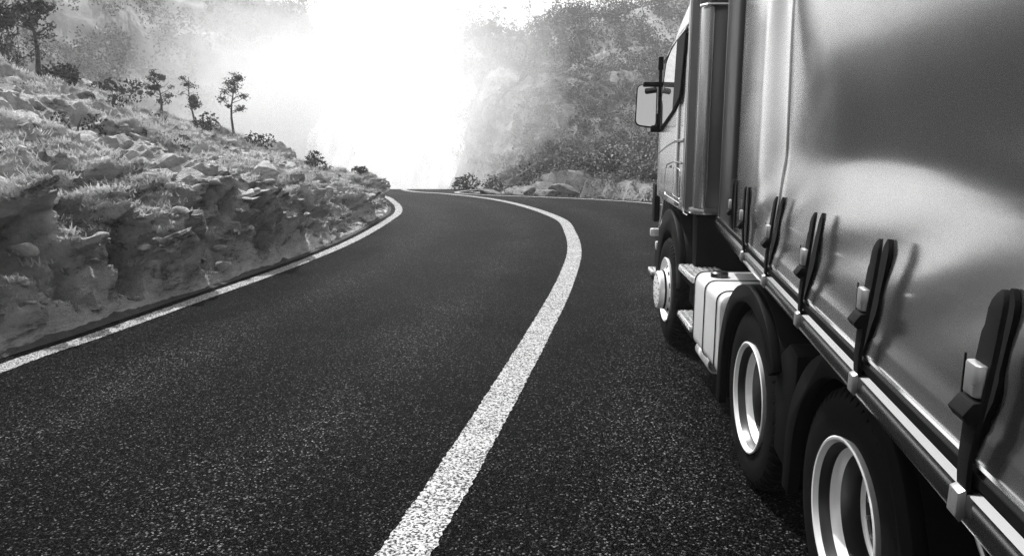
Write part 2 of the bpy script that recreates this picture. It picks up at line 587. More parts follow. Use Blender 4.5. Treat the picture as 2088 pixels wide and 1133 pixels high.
# denser rows where the camera looks
dens = np.interp(Bp[:, 1], [-22, 2, 5, 28, 31, 40], [0.12, 0.3, 1.0, 1.0, 0.6, 0.25])
cum = np.r_[0, np.cumsum(dens)[:-1]]
sel = np.interp(np.linspace(0, cum[-1], nb), cum, np.arange(len(Bp)))
Bq = np.stack([np.interp(sel, np.arange(len(Bp)), Bp[:, k]) for k in (0, 1)], 1)
Bn = normals2(Bp)
ker = np.ones(161) / 161
Bns = np.stack([np.convolve(np.pad(Bn[:, k], 80, mode='edge'), ker, 'valid') for k in (0, 1)], 1)
Bns /= np.linalg.norm(Bns, axis=1, keepdims=True)
Bnq = np.stack([np.interp(sel, np.arange(len(Bp)), Bns[:, k]) for k in (0, 1)], 1)
uu = 0.30 + 19.0 * (np.linspace(0, 1, nu) ** 1.9)
V = np.zeros((nb, nu, 3))
V[:, :, :2] = Bq[:, None, :] + Bnq[:, None, :] * uu[None, :, None]
Yb = np.repeat(Bq[:, 1][:, None], nu, 1)
Ub = np.repeat(uu[None, :], nb, 0)
V[:, :, 2] = bank_height(Yb.ravel(), Ub.ravel()).reshape(nb, nu)
P = V.reshape(-1, 3)
U = Ub.ravel()
rock = sstep(U, 0.28, 0.5)
Sb = np.repeat(np.interp(sel, np.arange(len(Bp)), Bs)[:, None], nu, 1).ravel()
Q = np.stack([P[:, 0] * 1.0, P[:, 1] * 0.8, P[:, 2] * 1.1], 1)
fa, ea = facets(Q * 0.85 + fbm(P * 0.8, 2, 5)[:, None] * 0.25, 11)
fb_, eb = facets(Q * 2.1 + fbm(P * 2.0, 2, 6)[:, None] * 0.12, 21)
fc_r, ec = facets(Q * 5.0, 37)
cl_ = 1 - np.abs(fbm(np.stack([Sb * 0.9, P[:, 2] * 0.25, U * 0.1], 1), 3, 31))
cleft = np.clip(cl_, 0, 1) ** 9
steep = np.exp(-np.clip(U - 0.9, 0, 9) ** 2 / 1.2)
disp = (0.30 * fbm(P * 0.6, 4, 3) + 0.55 * fa + 0.34 * fb_ + 0.20 * fc_r - 0.10 * (1 - sstep(ea, 0, 0.12)) - 0.05 * (1 - sstep(eb, 0, 0.12))
        + 0.05 * fbm(P * 4.5, 4, 9) - 0.42 * cleft * steep)
amp = rock * (0.42 + 0.58 * steep)
nx = Bnq[:, None, :].repeat(nu, 1).reshape(-1, 2)
th = np.radians(25 + 40 * steep)
P2 = P.copy()
P2[:, :2] -= nx * (disp * amp * np.sin(th) * np.clip((U - 0.30) / 0.35, 0, 1))[:, None]
P2[:, 2] += disp * amp * np.cos(th)
P2[:, 2] = np.where(U < 0.42, np.minimum(P2[:, 2], 1.5 * (U - 0.29)), P2[:, 2])
bank = np_obj('rocky_bank', P2, grid_faces(nb, nu)[:, ::-1], 'bank', smooth=True, angle=24)
tag(bank, 'pale rocky bank with dry grass along the left road edge', kind='structure')
# dark gravel verge between paint and rock
Vv = np.zeros((len(Bp), 5, 3))
for k, uo in enumerate((0.22, 0.36, 0.50, 0.66, 0.82)):
    Vv[:, k, :2] = Bp + Bns * uo
    Vv[:, k, 2] = zroad(Bp) + 0.006 + (0.03 + 0.05 * fbm(np.c_[Bp * 2.5, np.full(len(Bp), k * 0.7)], 4, 61)) * k
vg = np_obj('gravel_verge', Vv.reshape(-1, 3), grid_faces(len(Bp), 5)[:, ::-1], 'verge')
tag(vg, kind='structure')

from mathutils.bvhtree import BVHTree
def bvh_of(o):
    me = o.data
    return BVHTree.FromPolygons([v.co[:] for v in me.vertices], [p.vertices[:] for p in me.polygons])
bank_bvh = bvh_of(bank)
def drop(bvh, x, y, default=0.0):
    r = bvh.ray_cast(Vector((x, y, 200)), Vector((0, 0, -1)))
    return r[0].z if r[0] is not None else default

# ------------------------------------------------------------------ right hillside
road_mid = (Lp + Rp)[::6] / 2
def right_height(X, Y):
    dr = np.clip(seg_dist(X, Y, Rp[::6]) - 0.7, 0, None)
    far = np.clip(Y - 27, 0, None)
    h = 0.26 * np.minimum(dr, 7) + 0.46 * np.clip(dr - 7, 0, 27) + 0.16 * np.clip(dr - 34, 0, 80)
    edge = np.interp(Y, [20, 30, 45, 60, 80, 110, 140], [-2.5, -2.6, 0.5, -1.5, -4, -9, -12])
    m = sstep(X - edge, -3.0, 7.0)
    lowz = np.interp(Y, [20, 27, 58, 70, 140], [-0.1, -0.05, -1.8, -5, -8])
    low_bank = sstep(dr, 0.0, 2.5) * 0.45 * np.exp(-((Y - 32) / 6.0) ** 2) * sstep(X, -4, -1) * (1 - sstep(X, 1.5, 4))
    return lowz + (h) * m + low_bank
xs = np.concatenate([np.arange(-9, 14, 0.33), np.arange(14, 40, 0.8), np.arange(40, 130, 3.0)])
ys = np.concatenate([np.arange(-30, 18, 2.0), np.arange(18, 48, 0.33), np.arange(48, 90, 0.8), np.arange(90, 150, 2.5)])
GX, GY = np.meshgrid(xs, ys, indexing='ij')
Z = right_height(GX.ravel(), GY.ravel())
P = np.stack([GX.ravel(), GY.ravel(), Z], 1)
dr = seg_dist(P[:, 0], P[:, 1], Rp[::6])
dl = seg_dist(P[:, 0], P[:, 1], road_mid)
inside = dl < 4.2
w1, w2, wc = worley(P * 0.45, 41)
amp = sstep(dr, 0.6, 6.0) * (0.35 + 0.7 * sstep(dr, 6, 30))
P[:, 2] += amp * (0.9 * fbm(P * 0.22, 4, 50) + 0.7 * (wc - 0.45) * sstep(w2 - w1, 0, 0.2) + 0.18 * fbm(P * 2.0, 3, 60))
# below the road surface where the road runs, never above it
roadz = zroad(P)
keep_low = (dl < 4.75)
P[:, 2] = np.where(keep_low, np.minimum(P[:, 2], roadz - 0.25), P[:, 2])
# left of the road the sheet falls away into the gorge
Cm = road_mid
tx = np.gradient(Cm, axis=0)
idx = np.argmin((P[:, 0][:, None] - Cm[None, :, 0]) ** 2 + (P[:, 1][:, None] - Cm[None, :, 1]) ** 2, axis=1)
side = tx[idx, 0] * (P[:, 1] - Cm[idx, 1]) - tx[idx, 1] * (P[:, 0] - Cm[idx, 0])
left = (side > 0) & (P[:, 1] < 62)
P[:, 2] = np.where(left, np.minimum(P[:, 2], roadz - 0.3 - 0.35 * np.clip(dl - 4.5, 0, 12)), P[:, 2])
hill = np_obj('hillside', P, grid_faces(len(xs), len(ys)), 'hill', smooth=True, angle=60)
tag(hill, 'scrub covered hillside right of the road', kind='structure')
hill_bvh = bvh_of(hill)

# ------------------------------------------------------------------ far mountain and waterfall
def mountain_height(X, Y):
    top = np.interp(X, [-170, -85, -60, -46, -39, -33, -25, -23, -13.5, -9.7, -3.6, 4.5, 12, 120],
                    [75, 46, 33, 26, 22, 20, 19.0, 18.9, 18.4, 17.4, 17.6, 18.6, 21, 46])
    y0 = np.interp(X, [-170, -85, -60, -45, -33, -3, 6, 120], [35, 42, 58, 80, 101, 98, 92, 80])
    t = np.clip((Y - y0) / (128 - y0), 0, 1)
    floor = np.interp(X, [-85, -40, -30, 10], [2, -2, -8, -8])
    z = floor + (top - floor) * (t ** 0.85)
    return z + np.clip(Y - 128, 0, 99) * 0.06
xs2 = np.concatenate([np.arange(-200, -60, 4.0), np.arange(-60, 10, 0.9), np.arange(10, 100, 5.0)])
ys2 = np.concatenate([np.arange(34, 92, 1.6), np.arange(92, 134, 0.7), np.arange(134, 200, 6.0)])
GX, GY = np.meshgrid(xs2, ys2, indexing='ij')
P = np.stack([GX.ravel(), GY.ravel(), mountain_height(GX.ravel(), GY.ravel())], 1)
w1, w2, wc = worley(P * 0.14, 71)
off = 1.6 * fbm(P * 0.09, 4, 70) + 2.6 * (wc - 0.5) * sstep(w2 - w1, 0, 0.2) + 0.4 * fbm(P * 0.5, 3, 75)
chan = np.exp(-((P[:, 0] + 18) / 9.0) ** 2) * sstep(P[:, 1], 92, 100)
P[:, 2] += off * (1 - 0.75 * chan) * sstep(P[:, 1], 36, 46)
mtn = np_obj('mountain', P, grid_faces(len(xs2), len(ys2)), 'cliff', smooth=True, angle=60)
tag(mtn, 'misty mountain wall closing the valley', kind='structure')
mtn_bvh = bvh_of(mtn)

nv, nw = 130, 120
V = np.zeros((nv, nw, 3))
for i in range(nv):
    t = i / (nv - 1)
    y = 130 - 30 * t
    xl = np.interp(t, [0, 0.12, 0.4, 0.7, 1.0], [-23.0, -24.0, -27.0, -28.5, -29.0])
    xr = np.interp(t, [0, 0.12, 0.4, 0.7, 1.0], [-13.3, -10.5, -6.0, -4.0, -4.5])
    V[i, :, 0] = np.linspace(xl, xr, nw)
    V[i, :, 1] = y
Pw = V.reshape(-1, 3)
zz = np.array([drop(mtn_bvh, p[0], p[1], -8) for p in Pw])
zz = zz.reshape(nv, nw)
for it in range(4):
    zz[1:-1] = (zz[:-2] + zz[1:-1] + zz[2:]) / 3
Pw[:, 2] = zz.ravel()
st = fbm(np.stack([Pw[:, 0] * 1.1, Pw[:, 1] * 0.12, Pw[:, 2] * 0.05], 1), 4, 90)
cur = fbm(np.stack([Pw[:, 0] * 0.3, Pw[:, 1] * 0.2, Pw[:, 2] * 0.2], 1), 3, 95)
Pw[:, 2] += 0.55 + 0.28 * st + 0.4 * cur
wf = np_obj('waterfall', Pw, grid_faces(nv, nw), 'water', smooth=True)
tag(wf, 'broad white waterfall pouring down the misty gorge', kind='structure')

# ------------------------------------------------------------------ foliage helpers
def leaf_quads(C, size, rng, flat=0.0):
    n = len(C)
    a = rng.normal(size=(n, 3)); a /= np.linalg.norm(a, axis=1, keepdims=True)
    b2 = rng.normal(size=(n, 3)); b2 -= (b2 * a).sum(1, keepdims=True) * a
    b2 /= np.linalg.norm(b2, axis=1, keepdims=True)
    s = size * rng.uniform(0.6, 1.4, (n, 1))
    V = np.stack([C - a * s, C + b2 * s * 0.55, C + a * s, C - b2 * s * 0.55], 1)
    return V.reshape(-1, 3)

def quads(nq):
    return np.arange(nq * 4).reshape(-1, 4)

def ball_points(n, rng, shell=0.45):
    d = rng.normal(size=(n, 3)); d /= np.linalg.norm(d, axis=1, keepdims=True)
    r = (shell + (1 - shell) * rng.random((n, 1))) ** 0.7
    return d * r

def bush_points(c, rx, rz, n, rng):
    """leaf centres of a lumpy bush: several overlapping clumps"""
    k = rng.integers(3, 7)
    pts = []
    for i in range(k):
        o = rng.normal(size=3) * np.array([0.45, 0.45, 0.3]) * np.array([rx, rx, rz])
        rr = rng.uniform(0.4, 0.75)
        pts.append(np.array(c) + o + np.array([0, 0, rz * 0.55]) + ball_points(n // k + 1, rng) * np.array([rx, rx, rz]) * rr)
    return np.vstack(pts)

# scrub on the right hillside: one mass
rng = np.random.default_rng(21)
pale, mid, dark = [], [], []
cy_ = 27.2 + 75 * rng.random(9000) ** 1.5
cx_ = -0.10 * cy_ + rng.random(9000) * (0.46 * cy_ + 3)
cd_ = seg_dist(cx_, cy_, Rp[::6])
cm_ = seg_dist(cx_, cy_, road_mid)
ok_ = (cd_ > 1.2) & (cm_ > 5.4) & (cx_ > np.interp(cy_, [27, 45, 60, 80, 110], [-1.5, 0.5, -0.5, -3, -8]))
pv_ = fbm(np.stack([cx_ * 0.12, cy_ * 0.09, cx_ * 0 + 0.5], 1), 3, 77) + rng.normal(0, 0.22, 9000)
cnt = 0
for x, y, d, pv in zip(cx_[ok_], cy_[ok_], cd_[ok_], pv_[ok_]):
    z = drop(hill_bvh, x, y, -99)
    if z < -3: continue
    s = rng.uniform(0.20, 0.60) * (0.6 + 0.012 * y) * (1.5 if rng.random() < 0.12 else 1.0)
    if d < 4: s *= 0.6
    pts = bush_points((x, y, z - 0.1 * s), s, s * rng.uniform(0.7, 1.3), 110, rng)
    q = leaf_quads(pts, 0.028 + 0.075 * s, rng)
    (dark if pv > 0.30 else mid if pv > -0.2 else pale).append(q)
    cnt += 1
    if cnt >= 3800: break
ny_ = 24.5 + 22 * rng.random(5000) ** 1.3
nx_ = rng.uniform(-2, 12, 5000)
nd_ = seg_dist(nx_, ny_, Rp[::6]); nm_ = seg_dist(nx_, ny_, road_mid)
Rs_ = Rp[::6]; Rt_ = np.gradient(Rs_, axis=0)
ri_ = np.argmin((nx_[:, None] - Rs_[None, :, 0]) ** 2 + (ny_[:, None] - Rs_[None, :, 1]) ** 2, axis=1)
rside = Rt_[ri_, 0] * (ny_ - Rs_[ri_, 1]) - Rt_[ri_, 1] * (nx_ - Rs_[ri_, 0])
okn = (nd_ > 0.55) & (rside < 0) & (nd_ < 14)
npv = fbm(np.stack([nx_ * 0.35, ny_ * 0.3, nx_ * 0 + 2.5], 1), 3, 177) + rng.normal(0, 0.3, 5000)
cnt = 0
for x, y, d, pv in zip(nx_[okn], ny_[okn], nd_[okn], npv[okn]):
    z = drop(hill_bvh, x, y, -99)
    if z < -2: continue
    s = rng.uniform(0.09, 0.26)
    q = leaf_quads(bush_points((x, y, z - 0.03), s * 1.2, s, 60, rng), 0.016 + 0.07 * s, rng)
    (dark if pv > 0.35 else mid if pv > 0.0 else pale).append(q)
    cnt += 1
    if cnt >= 2200: break
for nm, lst, mt in (('scrub', dark, 'leaf_dark'), ('scrub', mid, 'leaf_mid'), ('scrub', pale, 'leaf_pale')):
    A = np.vstack(lst)
    o = np_obj(nm, A, quads(len(A) // 4), mt, smooth=False)
    tag(o, {'leaf_dark': 'dark low scrub spread over the right hillside', 'leaf_mid': 'mid grey scrub spread over the right hillside',
            'leaf_pale': 'pale scrub spread over the right hillside'}[mt], 'scrub', kind='stuff')

# woodland on the left mountain: one mass
rng = np.random.default_rng(33)
A = []
for k in range(1700):
    y = rng.uniform(48, 135)
    x = rng.uniform(-1.0 * y, -0.23 * y - 3)
    if k % 3 == 0:
        y = rng.uniform(98, 140); x = rng.uniform(-8, 32)
    z = drop(mtn_bvh, x, y, -99)
    if z < -3: continue
    s = rng.uniform(0.9, 2.1)
    pts = bush_points((x, y, z), s, s * rng.uniform(1.0, 1.9), 130, rng)
    A.append(leaf_quads(pts, 0.10 + 0.05 * s, rng))
A = np.vstack(A)
wd = np_obj('woodland', A, quads(len(A) // 4), 'leaf_mid', smooth=False)
tag(wd, 'distant woodland fading into mist on the left mountain', 'woodland', kind='stuff')

# dry grass tufts and herbs on the left bank: one mass
rng = np.random.default_rng(41)
def bank_xy(sidx, u):
    return Bq[sidx] + Bnq[sidx] * u
G = []
nG = 52000
si_ = rng.integers(90, nb - 60, nG)
u_ = 1.0 + 12.5 * rng.random(nG) ** 1.5
u_ = np.where(rng.random(nG) < 0.10, rng.uniform(0.5, 1.2, nG), u_)
pg_ = Bq[si_] + Bnq[si_] * u_[:, None]
fg_ = fbm(np.c_[pg_ * 0.5, np.full(nG, 0.1)], 2, 13)
for k in range(nG):
    if fg_[k] < -0.2: continue
    u, p = u_[k], pg_[k]
    r = bank_bvh.ray_cast(Vector((p[0], p[1], 60)), Vector((0, 0, -1)))
    if r[0] is None or r[1].z < 0.35: continue
    z = r[0].z
    nbld = 5
    hh = rng.uniform(0.04, 0.13) * (0.8 + 0.05 * u)
    an = rng.normal(-1.25, 0.6, nbld)
    le = rng.uniform(0.7, 2.1, nbld) * hh
    base = np.stack([p[0] + rng.normal(0, 0.05, nbld), p[1] + rng.normal(0, 0.05, nbld), np.full(nbld, z - 0.02)], 1)
    tip = base + np.stack([np.cos(an) * le, np.sin(an) * le, hh * rng.uniform(0.6, 1.1, nbld)], 1)
    wv = np.stack([-np.sin(an), np.cos(an), np.zeros(nbld)], 1) * 0.011
    G.append(np.stack([base - wv, base + wv, tip], 1).reshape(-1, 3))
G = np.vstack(G)
gs = np_obj('dry_grass', G, np.arange(len(G)).reshape(-1, 3), 'dry_grass', smooth=False)
tag(gs, 'short dry grass tufts growing over the left bank', 'grass', kind='stuff')

# ------------------------------------------------------------------ boulders
def boulder_mesh(seed, name='boulder'):
    bm = bmesh.new()
    bmesh.ops.create_icosphere(bm, subdivisions=3, radius=1.0)
    C = np.array([v.co[:] for v in bm.verts])
    r = np.random.default_rng(seed)
    d = C.copy()
    rad = np.ones(len(C))
    for k in range(15):                       # chop with random planes: angular rock
        nrm = r.normal(size=3); nrm /= np.linalg.norm(nrm)
        h = r.uniform(0.5, 0.82)
        dd = d @ nrm
        over = np.clip(dd - h, 0, None)
        d = d - over[:, None] * nrm
    d *= (1 + 0.025 * fbm(d * 3.5 + seed, 3, seed)[:, None])
    for v, c in zip(bm.verts, d): v.co = c
    me = bpy.data.meshes.new(name)
    bm.to_mesh(me); bm.free()
    me.polygons.foreach_set('use_smooth', np.ones(len(me.polygons), dtype=bool))
    me.set_sharp_from_angle(angle=math.radians(9))
    me.materials.append(MATS['boulder'])
    return me
BM = [boulder_mesh(100 + k) for k in range(7)]
BG = [boulder_mesh(120 + k) for k in range(7)]
for me_ in BG:
    me_.materials[0] = MATS['boulder_grey']
def boulder(x, y, z, sx, sy, sz, rz, k, label, group, meshes=None):
    o = bpy.data.objects.new('boulder', (meshes or BM)[k % 7])
    COL.objects.link(o)
    o.location = (x, y, z + sz * 0.25)
    o.scale = (sx, sy, sz)
    o.rotation_euler = (random.uniform(-.3, .3), random.uniform(-.3, .3), rz)
    tag(o, label, 'boulder', group)
    return o
rng = np.random.default_rng(5)
corner = [(-0.75, 28.0, .45, 'low pale boulder at the tip of the rocks on the right bend'),
          (0.25, 27.7, .38, 'small rounded boulder beside the road on the right bend'),
          (1.15, 27.6, .55, 'broad pale boulder in front of the scrub on the right bend'),
          (0.5, 28.6, .6, 'tilted boulder behind the low stones on the right bend'),
          (1.9, 28.3, .6, 'large boulder at the foot of the right hillside'),
          (1.2, 29.6, .7, 'tall boulder topping the rock pile on the right bend'),
          (0.1, 30.6, .6, 'rear boulder of the rock pile on the right bend')]
for k, (x, y, s, lb) in enumerate(corner):
    z = drop(hill_bvh, x, y, 0)
    boulder(x, y, max(z, -0.1), s * rng.uniform(.9, 1.35), s, s * rng.uniform(.4, .6), rng.uniform(0, 6), k, lb, 'rocks on the right bend', BG)
cnt = 0
while cnt < 12:
    si = int(rng.integers(200, nb - 60))
    u = rng.uniform(0.8, 4.2) if cnt < 9 else rng.uniform(4, 9)
    p = bank_xy(si, u)
    if p[1] < 9 or p[1] > 30: continue
    z = drop(bank_bvh, p[0], p[1], 0)
    s = rng.uniform(0.14, 0.36)
    boulder(p[0], p[1], z - 0.05, s * rng.uniform(1, 1.5), s * rng.uniform(1, 1.6), s * rng.uniform(.6, .95), rng.uniform(0, 6), int(rng.integers(0, 7)),
            'pale angular boulder lying in the rocky left bank', 'boulders in the left bank')
    cnt += 1

# loose stones and broken rock strewn over the bank: one mass
rng = np.random.default_rng(91)
def stone_base(seed):
    bm = bmesh.new(); bmesh.ops.create_icosphere(bm, subdivisions=2, radius=1.0)
    d = np.array([v.co[:] for v in bm.verts]); F_ = np.array([[v.index for v in f.verts] for f in bm.faces]); bm.free()
    r = np.random.default_rng(seed)
    for k in range(8):
        nrm = r.normal(size=3); nrm /= np.linalg.norm(nrm)
        d = d - np.clip(d @ nrm - r.uniform(.45, .8), 0, None)[:, None] * nrm * .95
    return d, F_
SB = [stone_base(900 + k) for k in range(8)]
sv_, sf_, n0 = [], [], 0
nst = 900
si_ = rng.integers(130, nb - 60, nst)
u_ = 0.40 + 5.0 * rng.random(nst) ** 2.2
ps_ = Bq[si_] + Bnq[si_] * u_[:, None]
for k in range(nst):
    p = ps_[k]
    z = drop(bank_bvh, p[0], p[1], -99)
    if z < -50: continue
    d, F_ = SB[k % 8]
    sz = rng.uniform(0.03, 0.09) * (1.6 if rng.random() < 0.12 else 1.0)
    a = rng.uniform(0, 6.28); ca, sa = math.cos(a), math.sin(a)
    q = d * np.array([rng.uniform(1, 1.7), rng.uniform(.8, 1.2), rng.uniform(.35, .75)]) * sz
    tl = rng.uniform(-.5, .5); q = np.c_[q[:, 0], q[:, 1] * math.cos(tl) - q[:, 2] * math.sin(tl), q[:, 1] * math.sin(tl) + q[:, 2] * math.cos(tl)]
    q = np.c_[q[:, 0] * ca - q[:, 1] * sa, q[:, 0] * sa + q[:, 1] * ca, q[:, 2]] + np.array([p[0], p[1], z + sz * .15])
    sv_.append(q); sf_.append(F_ + n0); n0 += len(q)
so_ = np_obj('loose_stones', np.vstack(sv_), np.vstack(sf_), 'boulder', smooth=False)
tag(so_, 'broken stones strewn over the rocky left bank', 'stones', kind='stuff')

# ------------------------------------------------------------------ shrubs and trees
def shrub(x, y, z, s, seed, label, group=None, mat='leaf_dark', n=260, leaf=0.05, name='shrub'):
    r = np.random.default_rng(seed)
    o = empty(name, (x, y, z))
    tag(o, label, 'shrub', group)
    mb = MB()
    for k in range(4):
        a = r.uniform(0, 6.28)
        mb.tube([(0, 0, -0.1), (math.cos(a) * s * .25, math.sin(a) * s * .25, s * .5), (math.cos(a) * s * .5, math.sin(a) * s * .5, s * .9)], [0.025, 0.016, 0.006], 5)
    mb.build('stem', 'bark', o)
    A = leaf_quads(bush_points((0, 0, 0), s, s * .85, n, r), leaf, r)
    np_obj('crown', A, quads(len(A) // 4), mat, o, smooth=False)
    return o

def tree(x, y, z, H, seed, label, group=None, lean=(0.0, 0.0), crown_lo=0.45, spread=0.28, n=520, leaf=0.07, mat='leaf_dark', clumps=9, trunk=0.05, name='tree', nbranch=10):
    r = np.random.default_rng(seed)
    o = empty(name, (x, y, z))
    tag(o, label, 'tree', group)
    def axis(t):
        return np.array([lean[0] * t * t * H + 0.03 * H * math.sin(5 * t + seed), lean[1] * t * t * H + 0.025 * H * math.cos(4 * t + seed), t * H])
    mb = MB()
    ts = np.linspace(0, 0.97, 9)
    mb.tube([tuple(axis(t) - np.array([0, 0, 0.2 if t == 0 else 0])) for t in ts], [trunk * (1.15 - t) for t in ts], 8)
    tips = []
    for k in range(nbranch):
        t = crown_lo + (0.97 - crown_lo) * k / max(1, nbranch - 1)
        a = r.uniform(0, 6.28)
        L = spread * H * r.uniform(0.5, 1.1) * (1.0 - 0.55 * (t - crown_lo) / (1 - crown_lo))
        b0 = axis(t * 0.9)
        m1 = b0 + np.array([math.cos(a) * L * .55, math.sin(a) * L * .55, L * r.uniform(.1, .4)])
        e1 = b0 + np.array([math.cos(a) * L, math.sin(a) * L, L * r.uniform(.3, .8)])
        mb.tube([tuple(b0), tuple(m1), tuple(e1)], [trunk * .4, trunk * .25, trunk * .08], 5)
        tips += [e1, m1 * .4 + e1 * .6]
    mb.build('trunk', 'bark', o)
    tips = np.array(tips + [axis(0.97), axis(0.9)])
    C = []
    for k in range(clumps):
        c = tips[r.integers(0, len(tips))]
        rad = H * r.uniform(0.05, 0.115)
        C.append(c + ball_points(n // clumps, r, 0.1) * np.array([rad * 1.25, rad * 1.25, rad * .8]))
    A = leaf_quads(np.vstack(C), leaf, r)
    np_obj('crown', A, quads(len(A) // 4), mat, o, smooth=False)
    return o

def on_bank(px, py, Y, dz=0.0, y0=8):
    """foot of a plant that shows at this place of the bank's skyline"""
    best = None
    for yy in np.arange(y0, Y + 4, 0.4):
        xx = (px - 1044) / 1540 * yy * 0.99
        zz_ = drop(bank_bvh, xx, yy, -99)
        if zz_ > -50 and (best is None or (zz_ - 1.92) / yy > best[0]): best = ((zz_ - 1.92) / yy, xx, yy, zz_)
    return best[1], best[2], best[3] + dz
x, y, z = on_bank(482, 265, 30); tree(x, y, z, 0.074 * y, 3, 'slender young tree with a bent crown, rightmost on the bank skyline', mat='leaf_mid', lean=(0.04, 0), crown_lo=0.35, spread=0.26, trunk=0.032, clumps=34, n=1500, leaf=0.026, nbranch=16)  # paler leaves on these three skyline trees stand in for haze
x, y, z = on_bank(402, 235, 30); tree(x, y, z, 0.064 * y, 8, 'middle of the three small trees on the bank skyline', mat='leaf_mid', lean=(-0.06, 0), crown_lo=0.3, spread=0.22, trunk=0.028, clumps=28, n=1200, leaf=0.026, nbranch=14)
x, y, z = on_bank(338, 225, 29); tree(x, y, z, 0.054 * y, 12, 'bushy small tree, leftmost of the three on the bank skyline', mat='leaf_mid', lean=(-0.1, 0), crown_lo=0.2, spread=0.35, trunk=0.028, clumps=36, n=1500, leaf=0.026, nbranch=16)
x, y, z = on_bank(20, 100, 22, y0=17); tree(x, y, z, 1.9, 21, 'dark broad tree at the top left corner of the bank', crown_lo=0.25, spread=0.4, trunk=0.09, clumps=60, n=5200, leaf=0.04, nbranch=22)
x, y, z = on_bank(95, 130, 23.5, y0=17); tree(x, y, z, 2.1, 25, 'dark tree with bare lower trunks beside the corner tree', lean=(0.05, 0), crown_lo=0.5, spread=0.33, trunk=0.06, clumps=46, n=3600, leaf=0.036, nbranch=20)
x, y, z = on_bank(-70, 60, 20, y0=16); tree(x, y, z, 2.2, 29, 'dark tree cut by the left edge of the picture', crown_lo=0.3, spread=0.4, trunk=0.09, clumps=60, n=5200, leaf=0.04, nbranch=22)
for k, (px, Y, s, lb) in enumerate([(560, 31, .36, 'low dark shrub right of the slender tree on the bank'), (640, 30, .38, 'rounded shrub near the low end of the bank skyline'),
                                    (520, 30, .35, 'small shrub at the foot of the slender tree'), (430, 29, .4, 'spreading shrub between the small skyline trees'),
                                    (735, 28, .40, 'leafy shrub at the tip of the left bank by the road'), (250, 27, .5, 'dark shrub left of the small skyline trees'),
                                    (160, 25, .55, 'dark shrub below the corner trees on the bank')]):
    x, y, z = on_bank(px, 0, Y)
    shrub(x, y, z - .08, s, 300 + k, lb, 'shrubs on the left bank', n=420, leaf=0.045, mat='leaf_dark')
for k, (px, s_, lb) in enumerate([(45, .75, 'dark thicket below the corner tree on the bank'), (-20, .8, 'dark thicket at the left picture edge on the bank'), (125, .6, 'dark thicket right of the corner trees on the bank')]):
    x, y, z = on_bank(px, 0, 23, y0=17)
    shrub(x, y, z - .1, s_, 340 + k, lb, 'thicket under the corner trees', n=1300, leaf=0.04, mat='leaf_dark')
rng = np.random.default_rng(77)
for k in range(26):
    si = int(rng.integers(120, nb - 60)); u = rng.uniform(2.0, 9.5)
    p = bank_xy(si, u)
    z = drop(bank_bvh, p[0], p[1], 1)
    shrub(p[0], p[1], z - .06, rng.uniform(.16, .38), 400 + k, 'low dark heather clump dotting the grassy left bank', 'heather clumps on the left bank', n=200, leaf=0.03, name='heather')
for k, (px, py, Y, s, lb) in enumerate([(960, 365, 33, .75, 'dense rounded shrub above the rock pile on the right bend'), (1010, 352, 32, .8, 'upright leafy shrub behind the rock pile on the right bend'),
                                        (1075, 350, 31.5, .9, 'tall loose shrub between rock pile and right hillside'), (1150, 345, 32, .8, 'broad shrub at the foot of the right hillside')]):
    x = (px - 1044) / 1540 * Y * 0.984
    shrub(x, Y, drop(hill_bvh, x, Y, 0) - .1, s, 500 + k, lb, 'shrubs on the right bend', n=700, leaf=0.06, mat='leaf_mid')
for k in range(14):
    px = 905 + k * 25 + rng.uniform(-8, 8)
    best = None
    for Y in np.arange(40, 130, 1.0):          # the hill's own skyline
        x = (px - 1044) / 1540 * Y
        z = max(drop(hill_bvh, x, Y, -99), drop(mtn_bvh, x, Y, -99))
        if z > -50 and (best is None or (z - 1.92) / Y > best[0]): best = ((z - 1.92) / Y, x, Y, z)
    if best is None or best[2] < 48: continue
    tree(best[1], best[2], best[3], rng.uniform(0.022, 0.045) * best[2], 600 + k, 'thin bare young tree standing on the right hill skyline', 'thin trees along the right hill skyline',
         crown_lo=0.3, spread=0.2, trunk=0.05, clumps=10, n=240, leaf=0.09, mat='leaf_mid', nbranch=7, name='sapling')

# ------------------------------------------------------------------ tractor unit
TR = empty('truck', (2.478, 2.608, 0), math.radians(-2.9))
tag(TR, 'silver articulated truck with black fenders driving in the right lane', 'truck')
XL = -1.22          # plane of the wheel rims on the left

def cab_side(y, z):
    """x of the cab's left skin"""
    x = -1.245 + 0.045 * max(0.0, y - 3.5) / 1.9
    if z > 2.55: x += 0.16 * (z - 2.55) ** 2 + 0.05 * (z - 2.55)
    if z < 1.7: x += 0.02 * (1.7 - z)
    return x
def cab_front(z):
    return float(np.interp(z, [1.08, 1.3, 2.0, 2.35, 2.7, 2.85, 2.95, 3.05, 3.15, 3.3], [5.78, 5.80, 5.72, 5.55, 5.22, 4.98, 4.75, 4.45, 4.25, 4.1]))

def cab_ring(z, y0, yf=None, inset=0.0):
    yf = cab_front(z) if yf is None else yf
    R = 0.24
    pts = []
    xl = lambda y: cab_side(y, z) + inset
    pts.append((xl(y0) + 0.015, y0))
    for t in np.linspace(0.01, 1, 14):
        y = y0 + (yf - R - y0) * t
        pts.append((xl(y), y))
    xc = xl(yf - R)
    for a in np.linspace(0, math.pi / 2, 8)[1:]:
        pts.append((xc + R * (1 - math.cos(a)), yf - R + R * math.sin(a)))
    for x in (-0.6, -0.3):
        pts.append((x, yf + 0.04 * (1 - (x / 1.0) ** 2)))
    full = pts + [(0.0, yf + 0.04)] + [(-x, y) for x, y in pts[::-1]]
    return [(x, y, z) for x, y in full]

